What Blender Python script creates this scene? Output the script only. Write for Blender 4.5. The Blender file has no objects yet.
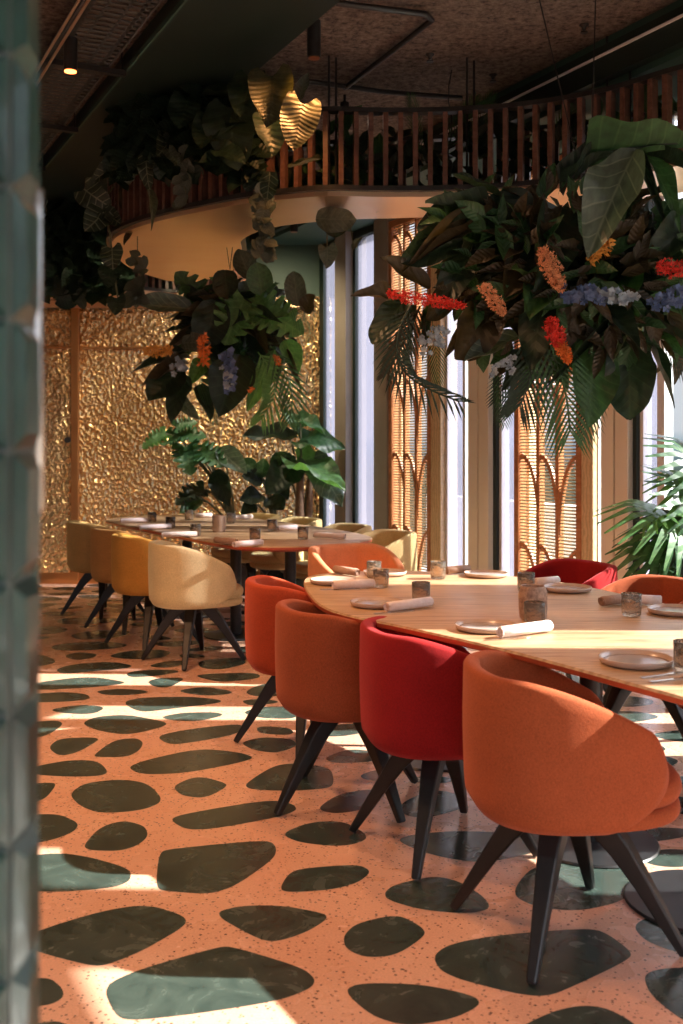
import bpy, bmesh, math, random
from mathutils import Vector, Matrix
C = bpy.context.scene.collection
PI = math.pi
# ------------------------------------------------------------------ camera
F = 1050.0; CX = 341.5; HY = 445.0; EYE = 1.37
cam = bpy.data.cameras.new('camera'); camo = bpy.data.objects.new('camera', cam); C.objects.link(camo)
camo.location = (0, 0, EYE); camo.rotation_euler = (PI/2, 0, 0)
cam.sensor_fit = 'HORIZONTAL'; cam.sensor_width = 36; cam.lens = F/683*36
cam.shift_y = (HY-512)/683; cam.clip_start = .05; cam.clip_end = 500
cam.dof.use_dof = True; cam.dof.focus_distance = 4.6; cam.dof.aperture_fstop = 6.3
bpy.context.scene.camera = camo
vs = bpy.context.scene.view_settings
vs.view_transform = 'Standard'; vs.look = 'None'; vs.gamma = 1; vs.use_curve_mapping = False
vs.exposure = 0.6
# ------------------------------------------------------------------ world
w = bpy.data.worlds.new('world'); bpy.context.scene.world = w; w.use_nodes = True
nt = w.node_tree; nt.nodes.clear()
tc = nt.nodes.new('ShaderNodeTexCoord'); sp = nt.nodes.new('ShaderNodeSeparateXYZ')
nt.links.new(tc.outputs['Generated'], sp.inputs[0])
ns = nt.nodes.new('ShaderNodeTexNoise'); ns.inputs['Scale'].default_value = 14; ns.inputs['Detail'].default_value = 6
nt.links.new(tc.outputs['Generated'], ns.inputs['Vector'])
ma = nt.nodes.new('ShaderNodeMath'); ma.operation = 'MULTIPLY_ADD'
nt.links.new(ns.outputs[0], ma.inputs[0]); ma.inputs[1].default_value = .02; nt.links.new(sp.outputs[2], ma.inputs[2])
mr = nt.nodes.new('ShaderNodeMapRange'); mr.inputs[1].default_value = -1; mr.inputs[2].default_value = 1
nt.links.new(ma.outputs[0], mr.inputs[0])
cr = nt.nodes.new('ShaderNodeValToRGB'); nt.links.new(mr.outputs[0], cr.inputs[0])
e = cr.color_ramp.elements
e[0].position = 0; e[0].color = (.16, .15, .12, 1)
e[1].position = 1; e[1].color = (2.6, 2.9, 3.6, 1)
for p, c in ((.470, (.10, .10, .08)), (.492, (.07, .10, .08)), (.500, (.10, .15, .18)), (.5055, (.20, .27, .32)), (.512, (.40, .41, .44)), (.60, (.46, .46, .50)), (.70, (2.8, 3.0, 3.4))):
    q = e.new(p); q.color = (*c, 1)
bg = nt.nodes.new('ShaderNodeBackground'); bg.inputs[1].default_value = 1.2
wo = nt.nodes.new('ShaderNodeOutputWorld'); nt.links.new(cr.outputs[0], bg.inputs[0]); nt.links.new(bg.outputs[0], wo.inputs[0])
# ------------------------------------------------------------------ sun
sl = bpy.data.lights.new('sun', 'SUN'); sl.energy = 15.0; sl.angle = math.radians(.6); sl.color = (1, .95, .88)
so = bpy.data.objects.new('sun', sl); C.objects.link(so); so.location = (8, 4, 6)
so.rotation_euler = Vector((-1, .03, -.727)).to_track_quat('-Z', 'Y').to_euler()

# ------------------------------------------------------------------ helpers
def W(px, py, Y): return Vector(((px-CX)/F*Y, Y, EYE-(py-HY)/F*Y))
def onz(px, py, z):
    Y = (EYE-z)*F/(py-HY); return Vector(((px-CX)/F*Y, Y, z))
def link(name, me, parent=None, loc=None):
    o = bpy.data.objects.new(name, me); C.objects.link(o)
    if parent: o.parent = parent
    if loc is not None: o.location = loc
    return o
def thing(name, label, cat, loc=(0, 0, 0), rz=0, group=None):
    o = bpy.data.objects.new(name, None); C.objects.link(o); o.location = loc; o.rotation_euler = (0, 0, rz)
    o.empty_display_size = .1
    o['label'] = label; o['category'] = cat
    if group: o['group'] = group
    return o
def tag(o, label, cat, group=None):
    o['label'] = label; o['category'] = cat
    if group: o['group'] = group
    return o
def struct(o): o['kind'] = 'structure'; return o
class MB:
    def __init__(s): s.v = []; s.f = []; s.m = []; s.uv = None
    def add(s, vs, fs, mi=0):
        n = len(s.v); s.v += [tuple(v) for v in vs]
        for f in fs: s.f.append([i+n for i in f]); s.m.append(mi)
    def box(s, c, d, M=None, mi=0):
        x, y, z = d[0]/2, d[1]/2, d[2]/2
        vs = [Vector((sx*x, sy*y, sz*z)) for sz in (-1, 1) for sy in (-1, 1) for sx in (-1, 1)]
        if M is not None: vs = [M @ v for v in vs]
        s.add([v+Vector(c) for v in vs], [(0, 2, 3, 1), (4, 5, 7, 6), (0, 1, 5, 4), (2, 6, 7, 3), (0, 4, 6, 2), (1, 3, 7, 5)], mi)
    def seg(s, a, b, ra, rb=None, n=8, mi=0, sq=False):
        a = Vector(a); b = Vector(b); rb = ra if rb is None else rb
        s.tube([a, b], [ra, rb], n, mi)
    def tube(s, pts, rs, n=8, mi=0, phase=0):
        pts = [Vector(p) for p in pts]
        if not hasattr(rs, '__len__'): rs = [rs]*len(pts)
        vs = []; prev = None
        for i, p in enumerate(pts):
            t = (pts[min(i+1, len(pts)-1)]-pts[max(i-1, 0)]).normalized()
            if prev is None:
                r = Vector((0, 0, 1)) if abs(t.z) < .9 else Vector((1, 0, 0))
                x = t.cross(r).normalized()
            else: x = (prev-t*prev.dot(t)).normalized()
            prev = x; y = t.cross(x)
            for k in range(n):
                a = 2*PI*k/n+phase; vs.append(p+(x*math.cos(a)+y*math.sin(a))*rs[i])
        fs = []
        for i in range(len(pts)-1):
            for k in range(n):
                a = i*n+k; b = i*n+(k+1) % n; fs.append((a, b, b+n, a+n))
        fs.append(tuple(range(n))[::-1]); fs.append(tuple((len(pts)-1)*n+k for k in range(n)))
        s.add(vs, fs, mi)
    def lathe(s, prof, n=24, c=(0, 0, 0), mi=0):
        vs = []; c = Vector(c)
        for r, z in prof:
            for k in range(n): a = 2*PI*k/n; vs.append(c+Vector((r*math.cos(a), r*math.sin(a), z)))
        fs = []
        for i in range(len(prof)-1):
            for k in range(n):
                a = i*n+k; b = i*n+(k+1) % n; fs.append((a, b, b+n, a+n))
        fs.append(tuple(range(n))[::-1]); fs.append(tuple((len(prof)-1)*n+k for k in range(n)))
        s.add(vs, fs, mi)
    def mesh(s, name, mats, smooth=False, normals=True):
        me = bpy.data.meshes.new(name); me.from_pydata(s.v, [], s.f)
        if not isinstance(mats, (list, tuple)): mats = [mats]
        for m in mats: me.materials.append(m)
        if len(mats) > 1: me.polygons.foreach_set('material_index', s.m)
        if normals:
            bm = bmesh.new(); bm.from_mesh(me); bmesh.ops.recalc_face_normals(bm, faces=bm.faces); bm.to_mesh(me); bm.free()
        if smooth: me.polygons.foreach_set('use_smooth', [True]*len(me.polygons))
        me.update(); return me
    def obj(s, name, mats, parent=None, loc=None, smooth=False, bevel=0, auto=True):
        me = s.mesh(name, mats, smooth)
        if smooth and auto:
            try: me.set_sharp_from_angle(angle=math.radians(42))
            except Exception: pass
        o = link(name, me, parent, loc)
        if bevel:
            b = o.modifiers.new('b', 'BEVEL'); b.width = bevel; b.segments = 3; b.limit_method = 'ANGLE'
            me.polygons.foreach_set('use_smooth', [True]*len(me.polygons))
            try: me.set_sharp_from_angle(angle=math.radians(42))
            except Exception: pass
        return o
def catmull(P, n=8, closed=False):
    P = [Vector(p) for p in P]; out = []; N = len(P)
    for i in range(N if closed else N-1):
        if closed: a, b, c, d = P[(i-1) % N], P[i], P[(i+1) % N], P[(i+2) % N]
        else: a, b, c, d = P[max(i-1, 0)], P[i], P[i+1], P[min(i+2, N-1)]
        for k in range(n):
            t = k/n
            out.append(.5*((2*b)+(c-a)*t+(2*a-5*b+4*c-d)*t*t+(3*b-a-3*c+d)*t**3))
    if not closed: out.append(P[-1])
    return out
def chaikin(P, n=2, q=.25):
    for _ in range(n):
        o = []
        for i in range(len(P)):
            a, b = P[i], P[(i+1) % len(P)]; o += [a*(1-q)+b*q, a*q+b*(1-q)]
        P = o
    return P
# ------------------------------------------------------------------ materials
def mat(name, col, rough=.5, metal=0, spec=.5, **k):
    m = bpy.data.materials.new(name); m.use_nodes = True; n = m.node_tree
    b = n.nodes['Principled BSDF']; b.inputs['Base Color'].default_value = (*col, 1)
    b.inputs['Roughness'].default_value = rough; b.inputs['Metallic'].default_value = metal
    b.inputs['Specular IOR Level'].default_value = spec
    for kk, vv in k.items(): b.inputs[kk.replace('_', ' ')].default_value = vv
    return m
def N(m, t, **k):
    n = m.node_tree.nodes.new(t)
    for a, b in k.items():
        if a.startswith('i_'): n.inputs[a[2:].replace('_', ' ')].default_value = b
        else: setattr(n, a, b)
    return n
def L(m, a, b): m.node_tree.links.new(a, b)
def coords(m, kind='Object', scale=(1, 1, 1), rot=(0, 0, 0)):
    t = N(m, 'ShaderNodeTexCoord'); mp = N(m, 'ShaderNodeMapping')
    mp.inputs['Scale'].default_value = scale; mp.inputs['Rotation'].default_value = rot
    L(m, t.outputs[kind], mp.inputs[0]); return mp.outputs[0]
def ramp(m, src, stops):
    r = N(m, 'ShaderNodeValToRGB'); L(m, src, r.inputs[0]); e = r.color_ramp.elements
    e[0].position = stops[0][0]; e[0].color = (*stops[0][1], 1); e[1].position = stops[-1][0]; e[1].color = (*stops[-1][1], 1)
    for p, c in stops[1:-1]: q = e.new(p); q.color = (*c, 1)
    return r.outputs[0]
def bsdf(m): return m.node_tree.nodes['Principled BSDF']
def bump(m, src, strength=.3, dist=.01):
    b = N(m, 'ShaderNodeBump'); b.inputs['Strength'].default_value = strength; b.inputs['Distance'].default_value = dist
    L(m, src, b.inputs['Height']); L(m, b.outputs[0], bsdf(m).inputs['Normal'])
def noise(m, v, scale, detail=4, rough=.5, dist=0):
    n = N(m, 'ShaderNodeTexNoise'); n.inputs['Scale'].default_value = scale; n.inputs['Detail'].default_value = detail
    n.inputs['Roughness'].default_value = rough; n.inputs['Distortion'].default_value = dist
    L(m, v, n.inputs['Vector']); return n.outputs[0]
def mixc(m, fac, a, b, mode='MIX'):
    x = N(m, 'ShaderNodeMix', data_type='RGBA', blend_type=mode)
    for i, s in ((0, fac), (6, a), (7, b)):
        if hasattr(s, 'links') or hasattr(s, 'is_linked'): L(m, s, x.inputs[i])
        elif isinstance(s, (int, float)): x.inputs[i].default_value = s
        else: x.inputs[i].default_value = (*s, 1)
    return x.outputs[2]
def noisy(name, c1, c2, scale=8, rough=.5, bs=0, metal=0, detail=4, bscale=None, spec=.5):
    m = mat(name, c1, rough, metal, spec); v = coords(m)
    n = noise(m, v, scale, detail); L(m, ramp(m, n, [(.3, c1), (.7, c2)]), bsdf(m).inputs['Base Color'])
    if bs: bump(m, noise(m, v, bscale or scale*3, 3), bs, .01)
    return m
def fabric(name, c):
    m = mat(name, c, .9, 0, .25, Sheen_Weight=.35, Sheen_Roughness=.4)
    bsdf(m).inputs['Sheen Tint'].default_value = (*[min(1, x*2+.15) for x in c], 1)
    v = coords(m); n = noise(m, v, 190, 3, .75); n2 = noise(m, v, 9, 3)
    a = ramp(m, n, [(.3, tuple(x*.55 for x in c)), (.7, tuple(min(1, x*1.45) for x in c))])
    L(m, mixc(m, .5, a, ramp(m, n2, [(.3, tuple(x*.85 for x in c)), (.7, tuple(min(1, x*1.12) for x in c))])), bsdf(m).inputs['Base Color'])
    bump(m, n, .35, .002); return m
M = {}
# floor terrazzo
m = M['terrazzo'] = mat('terrazzo', (.7, .5, .4), .28); v = coords(m)
vo = N(m, 'ShaderNodeTexVoronoi'); vo.inputs['Scale'].default_value = 62; L(m, v, vo.inputs['Vector'])
sz = noise(m, v, 40, 2)
th = N(m, 'ShaderNodeMath', operation='MULTIPLY'); L(m, sz, th.inputs[0]); th.inputs[1].default_value = .44
lt = N(m, 'ShaderNodeMath', operation='LESS_THAN'); L(m, vo.outputs['Distance'], lt.inputs[0]); L(m, th.outputs[0], lt.inputs[1])
base = ramp(m, noise(m, v, 3, 4), [(.3, (.74, .41, .27)), (.7, (.80, .48, .33))])
fine = ramp(m, noise(m, v, 160, 2), [(.35, (.85, .85, .85)), (.65, (1, 1, 1))])
cc = mixc(m, 1, base, fine, 'MULTIPLY'); chip = ramp(m, vo.outputs['Color'], [(.3, (.10, .055, .04)), (.75, (.36, .17, .11))])
L(m, mixc(m, lt.outputs[0], cc, chip), bsdf(m).inputs['Base Color'])
L(m, ramp(m, noise(m, v, 5, 3), [(.3, (.2,)*3), (.7, (.34,)*3)]), bsdf(m).inputs['Roughness'])
m = M['slate'] = mat('slate_inlay', (.07, .1, .085), .25); v = coords(m)
n = noise(m, v, 7, 8, .65, 1.2)
L(m, ramp(m, n, [(.3, (.026, .040, .034)), (.55, (.045, .066, .055)), (.75, (.085, .115, .095))]), bsdf(m).inputs['Base Color'])
L(m, ramp(m, n, [(.3, (.16,)*3), (.7, (.32,)*3)]), bsdf(m).inputs['Roughness']); bump(m, n, .08, .01)
# wood
def wood(name, c1, c2, c3, rot=0, sc=1, rough=.38):
    m = mat(name, c1, rough); v = coords(m, scale=(1.2*sc, 9*sc, 9*sc), rot=(0, 0, rot))
    n = noise(m, v, 2.2, 8, .6, 1.5)
    wv = N(m, 'ShaderNodeTexWave', wave_type='BANDS', bands_direction='Y'); wv.inputs['Scale'].default_value = 1.1
    wv.inputs['Distortion'].default_value = 7; wv.inputs['Detail'].default_value = 4; L(m, v, wv.inputs['Vector'])
    a = ramp(m, n, [(.3, c1), (.5, c2), (.72, c3)]); b = ramp(m, wv.outputs['Fac'], [(.0, (.72,)*3), (.6, (1,)*3)])
    L(m, mixc(m, .75, a, b, 'MULTIPLY'), bsdf(m).inputs['Base Color']); bump(m, n, .05, .004); return m
M['oak'] = wood('oak_top', (.34, .18, .09), (.50, .31, .17), (.62, .42, .25), rot=.05)
M['oak_edge_reflect'] = mat('oak_edge_reflect', (.46, .085, .035), .4)  # red-orange reflected light put into the colour of the oak edge
M['slatwood'] = wood('slat_wood', (.10, .045, .032), (.15, .07, .05), (.20, .10, .07), rough=.32)
M['screenwood'] = wood('screen_wood', (.46, .17, .06), (.54, .21, .08), (.60, .26, .11))
M['palewood'] = wood('pale_wood', (.70, .48, .26), (.78, .56, .32), (.82, .62, .38))
M['black'] = noisy('black_metal', (.012, .012, .013), (.02, .02, .021), 30, .38)
M['legwood'] = noisy('black_stained_wood', (.006, .006, .006), (.012, .011, .011), 40, .42, .05)
M['green'] = noisy('green_paint', (.035, .085, .065), (.045, .10, .078), 3, .55)
M['darkgreen'] = noisy('dark_green_paint', (.007, .018, .015), (.010, .024, .019), 3, .5)
M['taupe'] = noisy('taupe_frame', (.27, .245, .215), (.32, .29, .26), 5, .45)
M['beige'] = noisy('beige_frame', (.88, .78, .64), (.9, .82, .68), 4, .5)
M['traymetal'] = noisy('tray_metal', (.05, .052, .05), (.08, .082, .08), 5, .5)
M['white'] = noisy('white_frame', (.72, .72, .74), (.8, .8, .82), 4, .5)
M['cream'] = noisy('cream_plaster', (.50, .46, .40), (.58, .54, .47), 4, .8)
m = M['rock'] = mat('sprayed_ceiling', (.2, .15, .12), .95); v = coords(m)
n = noise(m, v, 28, 8, .75)
L(m, ramp(m, n, [(.34, (.035, .027, .022)), (.48, (.17, .125, .10)), (.70, (.34, .27, .22))]), bsdf(m).inputs['Base Color']); bump(m, n, .9, .04)
m = M['hammered'] = mat('hammered_gold', (.9, .62, .3), .25, .8); v = coords(m, scale=(1, 1, .8))
nn = N(m, 'ShaderNodeTexNoise'); nn.inputs['Scale'].default_value = 9; L(m, v, nn.inputs['Vector'])
mv = N(m, 'ShaderNodeVectorMath', operation='MULTIPLY_ADD'); L(m, nn.outputs['Color'], mv.inputs[0]); mv.inputs[1].default_value = (.06,)*3; L(m, v, mv.inputs[2])
vo = N(m, 'ShaderNodeTexVoronoi', feature='SMOOTH_F1'); vo.inputs['Scale'].default_value = 34; L(m, mv.outputs[0], vo.inputs['Vector'])
L(m, ramp(m, noise(m, v, 2.0, 3), [(.35, (.86, .58, .27)), (.65, (.98, .76, .44))]), bsdf(m).inputs['Base Color'])
bump(m, vo.outputs['Distance'], 1.0, .06)
m = M['copper'] = mat('brushed_copper', (.83, .47, .27), .3, 1); v = coords(m, scale=(1, 3, 1)); n = noise(m, v, 2, 3)
L(m, ramp(m, n, [(.3, (.30,)*3), (.7, (.40,)*3)]), bsdf(m).inputs['Roughness'])
L(m, ramp(m, noise(m, coords(m), 1.6, 4), [(.3, (.86, .56, .34)), (.7, (.95, .68, .45))]), bsdf(m).inputs['Base Color'])
M['steel'] = mat('polished_steel', (.85, .85, .85), .16, 1)
M['doorcopper'] = mat('copper_frame', (.72, .36, .14), .3, 1)
m = M['tile'] = mat('glazed_green_tile', (.03, .09, .07), .3, 0, .4, Coat_Weight=.2); v = coords(m)
L(m, ramp(m, noise(m, v, 14, 5), [(.3, (.006, .026, .020)), (.7, (.022, .065, .050))]), bsdf(m).inputs['Base Color']); bump(m, noise(m, v, 30, 3), .25, .006)
M['grout'] = mat('grout', (.12, .14, .13), .8)
def glass_mat(name, tint=(1, 1, 1), g=.06):
    m = bpy.data.materials.new(name); m.use_nodes = True; nt = m.node_tree; nt.nodes.clear()
    t = nt.nodes.new('ShaderNodeBsdfTransparent'); t.inputs[0].default_value = (*tint, 1)
    gl = nt.nodes.new('ShaderNodeBsdfGlossy'); gl.inputs['Roughness'].default_value = .03
    lw = nt.nodes.new('ShaderNodeLayerWeight'); lw.inputs[0].default_value = .5
    pw = nt.nodes.new('ShaderNodeMath'); pw.operation = 'POWER'; nt.links.new(lw.outputs['Facing'], pw.inputs[0]); pw.inputs[1].default_value = 5
    f = nt.nodes.new('ShaderNodeMath'); f.operation = 'MULTIPLY_ADD'; nt.links.new(pw.outputs[0], f.inputs[0]); f.inputs[1].default_value = .7; f.inputs[2].default_value = .03
    mx = nt.nodes.new('ShaderNodeMixShader'); o = nt.nodes.new('ShaderNodeOutputMaterial')
    nt.links.new(f.outputs[0], mx.inputs[0]); nt.links.new(t.outputs[0], mx.inputs[1]); nt.links.new(gl.outputs[0], mx.inputs[2]); nt.links.new(mx.outputs[0], o.inputs[0]); return m
M['glass'] = glass_mat('clear_glass', (.96, .98, .98))
def frosted():
    m = bpy.data.materials.new('frosted_glass'); m.use_nodes = True; nt = m.node_tree; nt.nodes.clear()
    t = nt.nodes.new('ShaderNodeBsdfTransparent'); t.inputs[0].default_value = (.9, .9, .95, 1)
    tr = nt.nodes.new('ShaderNodeBsdfTranslucent'); tr.inputs[0].default_value = (.15, .15, .185, 1)
    mx = nt.nodes.new('ShaderNodeMixShader'); mx.inputs[0].default_value = .5
    o = nt.nodes.new('ShaderNodeOutputMaterial')
    nt.links.new(t.outputs[0], mx.inputs[1]); nt.links.new(tr.outputs[0], mx.inputs[2]); nt.links.new(mx.outputs[0], o.inputs[0]); return m
M['frosted'] = frosted()
def meshpanel():
    m = bpy.data.materials.new('woven_mesh'); m.use_nodes = True; nt = m.node_tree; nt.nodes.clear()
    tc = nt.nodes.new('ShaderNodeTexCoord')
    def wave(d, s):
        x = nt.nodes.new('ShaderNodeTexWave'); x.bands_direction = d; x.inputs['Scale'].default_value = s; nt.links.new(tc.outputs['Object'], x.inputs['Vector'])
        g = nt.nodes.new('ShaderNodeMath'); g.operation = 'GREATER_THAN'; g.inputs[1].default_value = .5; nt.links.new(x.outputs['Fac'], g.inputs[0]); return g
    a = wave('Z', 14)
    t = nt.nodes.new('ShaderNodeBsdfTransparent')
    d = nt.nodes.new('ShaderNodeBsdfDiffuse'); d.inputs[0].default_value = (.55, .42, .27, 1)
    tr = nt.nodes.new('ShaderNodeBsdfTranslucent'); tr.inputs[0].default_value = (.26, .18, .10, 1)
    m1 = nt.nodes.new('ShaderNodeMixShader'); m1.inputs[0].default_value = .5; nt.links.new(d.outputs[0], m1.inputs[1]); nt.links.new(tr.outputs[0], m1.inputs[2])
    mx = nt.nodes.new('ShaderNodeMixShader'); o = nt.nodes.new('ShaderNodeOutputMaterial')
    nt.links.new(a.outputs[0], mx.inputs[0]); nt.links.new(t.outputs[0], mx.inputs[1]); nt.links.new(m1.outputs[0], mx.inputs[2]); nt.links.new(mx.outputs[0], o.inputs[0]); return m
M['mesh'] = meshpanel()
def leafmat(name, c, vein, vstr=.5, rough=.42, freq=7, trans=.25):
    m = bpy.data.materials.new(name); m.use_nodes = True; b = bsdf(m)
    b.inputs['Roughness'].default_value = rough; b.inputs['Specular IOR Level'].default_value = .5
    tc = N(m, 'ShaderNodeUVMap'); s = N(m, 'ShaderNodeSeparateXYZ'); L(m, tc.outputs[0], s.inputs[0])
    ab = N(m, 'ShaderNodeMath', operation='ABSOLUTE'); L(m, s.outputs[0], ab.inputs[0])
    k = N(m, 'ShaderNodeMath', operation='MULTIPLY_ADD'); L(m, ab.outputs[0], k.inputs[0]); k.inputs[1].default_value = -.28; L(m, s.outputs[1], k.inputs[2])
    sn = N(m, 'ShaderNodeMath', operation='MULTIPLY'); L(m, k.outputs[0], sn.inputs[0]); sn.inputs[1].default_value = freq
    fr = N(m, 'ShaderNodeMath', operation='FRACT'); L(m, sn.outputs[0], fr.inputs[0])
    su = N(m, 'ShaderNodeMath', operation='SUBTRACT'); L(m, fr.outputs[0], su.inputs[0]); su.inputs[1].default_value = .5
    a2 = N(m, 'ShaderNodeMath', operation='ABSOLUTE'); L(m, su.outputs[0], a2.inputs[0])
    v1 = ramp(m, a2.outputs[0], [(.0, (1,)*3), (.10, (0,)*3)])
    v2 = ramp(m, ab.outputs[0], [(.0, (1,)*3), (.07, (0,)*3)])
    vv = mixc(m, 1, v1, v2, 'LIGHTEN')
    n = noise(m, coords(m), 9, 3)
    base = ramp(m, n, [(.3, tuple(x*.7 for x in c)), (.7, tuple(x*1.3 for x in c))])
    sc = N(m, 'ShaderNodeMath', operation='MULTIPLY'); L(m, vv, sc.inputs[0]); sc.inputs[1].default_value = vstr
    col = mixc(m, sc.outputs[0], base, vein); L(m, col, b.inputs['Base Color'])
    bump(m, a2.outputs[0], .5, .008)
    t = N(m, 'ShaderNodeBsdfTranslucent'); L(m, mixc(m, 1, col, (1.6, 1.7, .8), 'MULTIPLY'), t.inputs[0])
    mx = N(m, 'ShaderNodeMixShader'); mx.inputs[0].default_value = trans
    o = m.node_tree.nodes['Material Output']; L(m, b.outputs[0], mx.inputs[1]); L(m, t.outputs[0], mx.inputs[2]); L(m, mx.outputs[0], o.inputs[0]); return m
M['l_dark'] = leafmat('leaf_dark', (.016, .034, .022), (.05, .08, .045), .4)
M['l_brown'] = leafmat('leaf_olive', (.045, .036, .018), (.09, .065, .032), .25)
M['l_green'] = leafmat('leaf_green', (.035, .10, .038), (.09, .19, .08), .45)
M['l_bright'] = leafmat('leaf_bright', (.09, .21, .07), (.2, .36, .15), .4, trans=.4)
M['l_silver'] = leafmat('leaf_silver', (.08, .115, .09), (.25, .30, .24), .5, rough=.3)
M['l_crystal'] = leafmat('leaf_pale_veined', (.03, .045, .03), (.26, .28, .20), .7, freq=5)
M['l_pleat'] = leafmat('leaf_pleated', (.06, .06, .032), (.025, .03, .018), .9, freq=12)
M['l_grey'] = leafmat('leaf_grey', (.07, .085, .068), (.17, .19, .15), .4)
M['stem'] = noisy('stem', (.09, .11, .05), (.14, .13, .07), 20, .6)
M['trunk'] = noisy('trunk', (.16, .09, .05), (.26, .16, .09), 30, .8, .3)
for nme, c in (('red', (.62, .03, .018)), ('orange', (.65, .16, .02)), ('peach', (.60, .27, .13)), ('blue', (.07, .12, .26)), ('paleblue', (.24, .31, .38)), ('ochre', (.62, .30, .05))):
    M['f_'+nme] = mat('petal_'+nme, c, .6)
M['plate'] = noisy('glazed_clay_plate', (.44, .30, .23), (.52, .38, .30), 12, .22)
M['plateglaze'] = noisy('plate_glaze', (.30, .26, .25), (.42, .37, .35), 8, .15)
M['linen'] = noisy('linen', (.74, .60, .55), (.82, .70, .66), 60, .9, .3)
M['linen_dark'] = noisy('brown_linen', (.34, .20, .14), (.42, .27, .20), 60, .9, .3)
M['cutlery'] = mat('cutlery', (.6, .56, .52), .2, 1)
m = M['tumbler'] = mat('smoked_glass', (.78, .66, .54), .06, 0, .8, Transmission_Weight=.95, IOR=1.4); bump(m, noise(m, coords(m), 90, 2), .8, .01)
m = M['amber'] = mat('amber_stone_glass', (.42, .24, .15), .3, 0, .6, Transmission_Weight=.25); v = coords(m); n = noise(m, v, 30, 5, .7, 2)
L(m, ramp(m, n, [(.35, (.20, .10, .07)), (.6, (.55, .36, .25))]), bsdf(m).inputs['Base Color']); bump(m, n, .4, .01)
def emis(name, c, s):
    m = mat(name, c, .5); b = bsdf(m); b.inputs['Emission Color'].default_value = (*c, 1); b.inputs['Emission Strength'].default_value = s; return m
M['glow'] = emis('lamp_glow', (1, .20, .045), 7)
M['lensoff'] = mat('lamp_lens_off', (.20, .07, .03), .3)
M['glowwhite'] = emis('lamp_glow_white', (1, .85, .65), 4)
FAB = {k: fabric('wool_'+k, c) for k, c in dict(orange=(.34, .078, .026), rust=(.31, .068, .023), coral=(.42, .062, .022), red=(.29, .009, .010), mustard=(.66, .40, .14),
       amber=(.68, .33, .10), saffron=(.66, .31, .06), sand=(.66, .52, .28), peach=(.58, .22, .10), straw=(.70, .52, .25)).items()}

# ================================================================== SETTING
C0 = Vector((-.19, 10.4, 0)); D = Vector((.45, -.893, 0)).normalized(); NI = Vector((-.893, -.45, 0)).normalized()  # window wall
RZW = math.atan2(D.y, D.x); MW = Matrix.Rotation(RZW, 3, 'Z')
def tp(px):
    k = (px-CX)/F; return (10.4*k+.19)/(.45+.893*k)
def ty(Y): return (10.4-Y)/.893
def wp(t, off=0, z=0): return C0+D*t+NI*off+Vector((0, 0, z))
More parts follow.
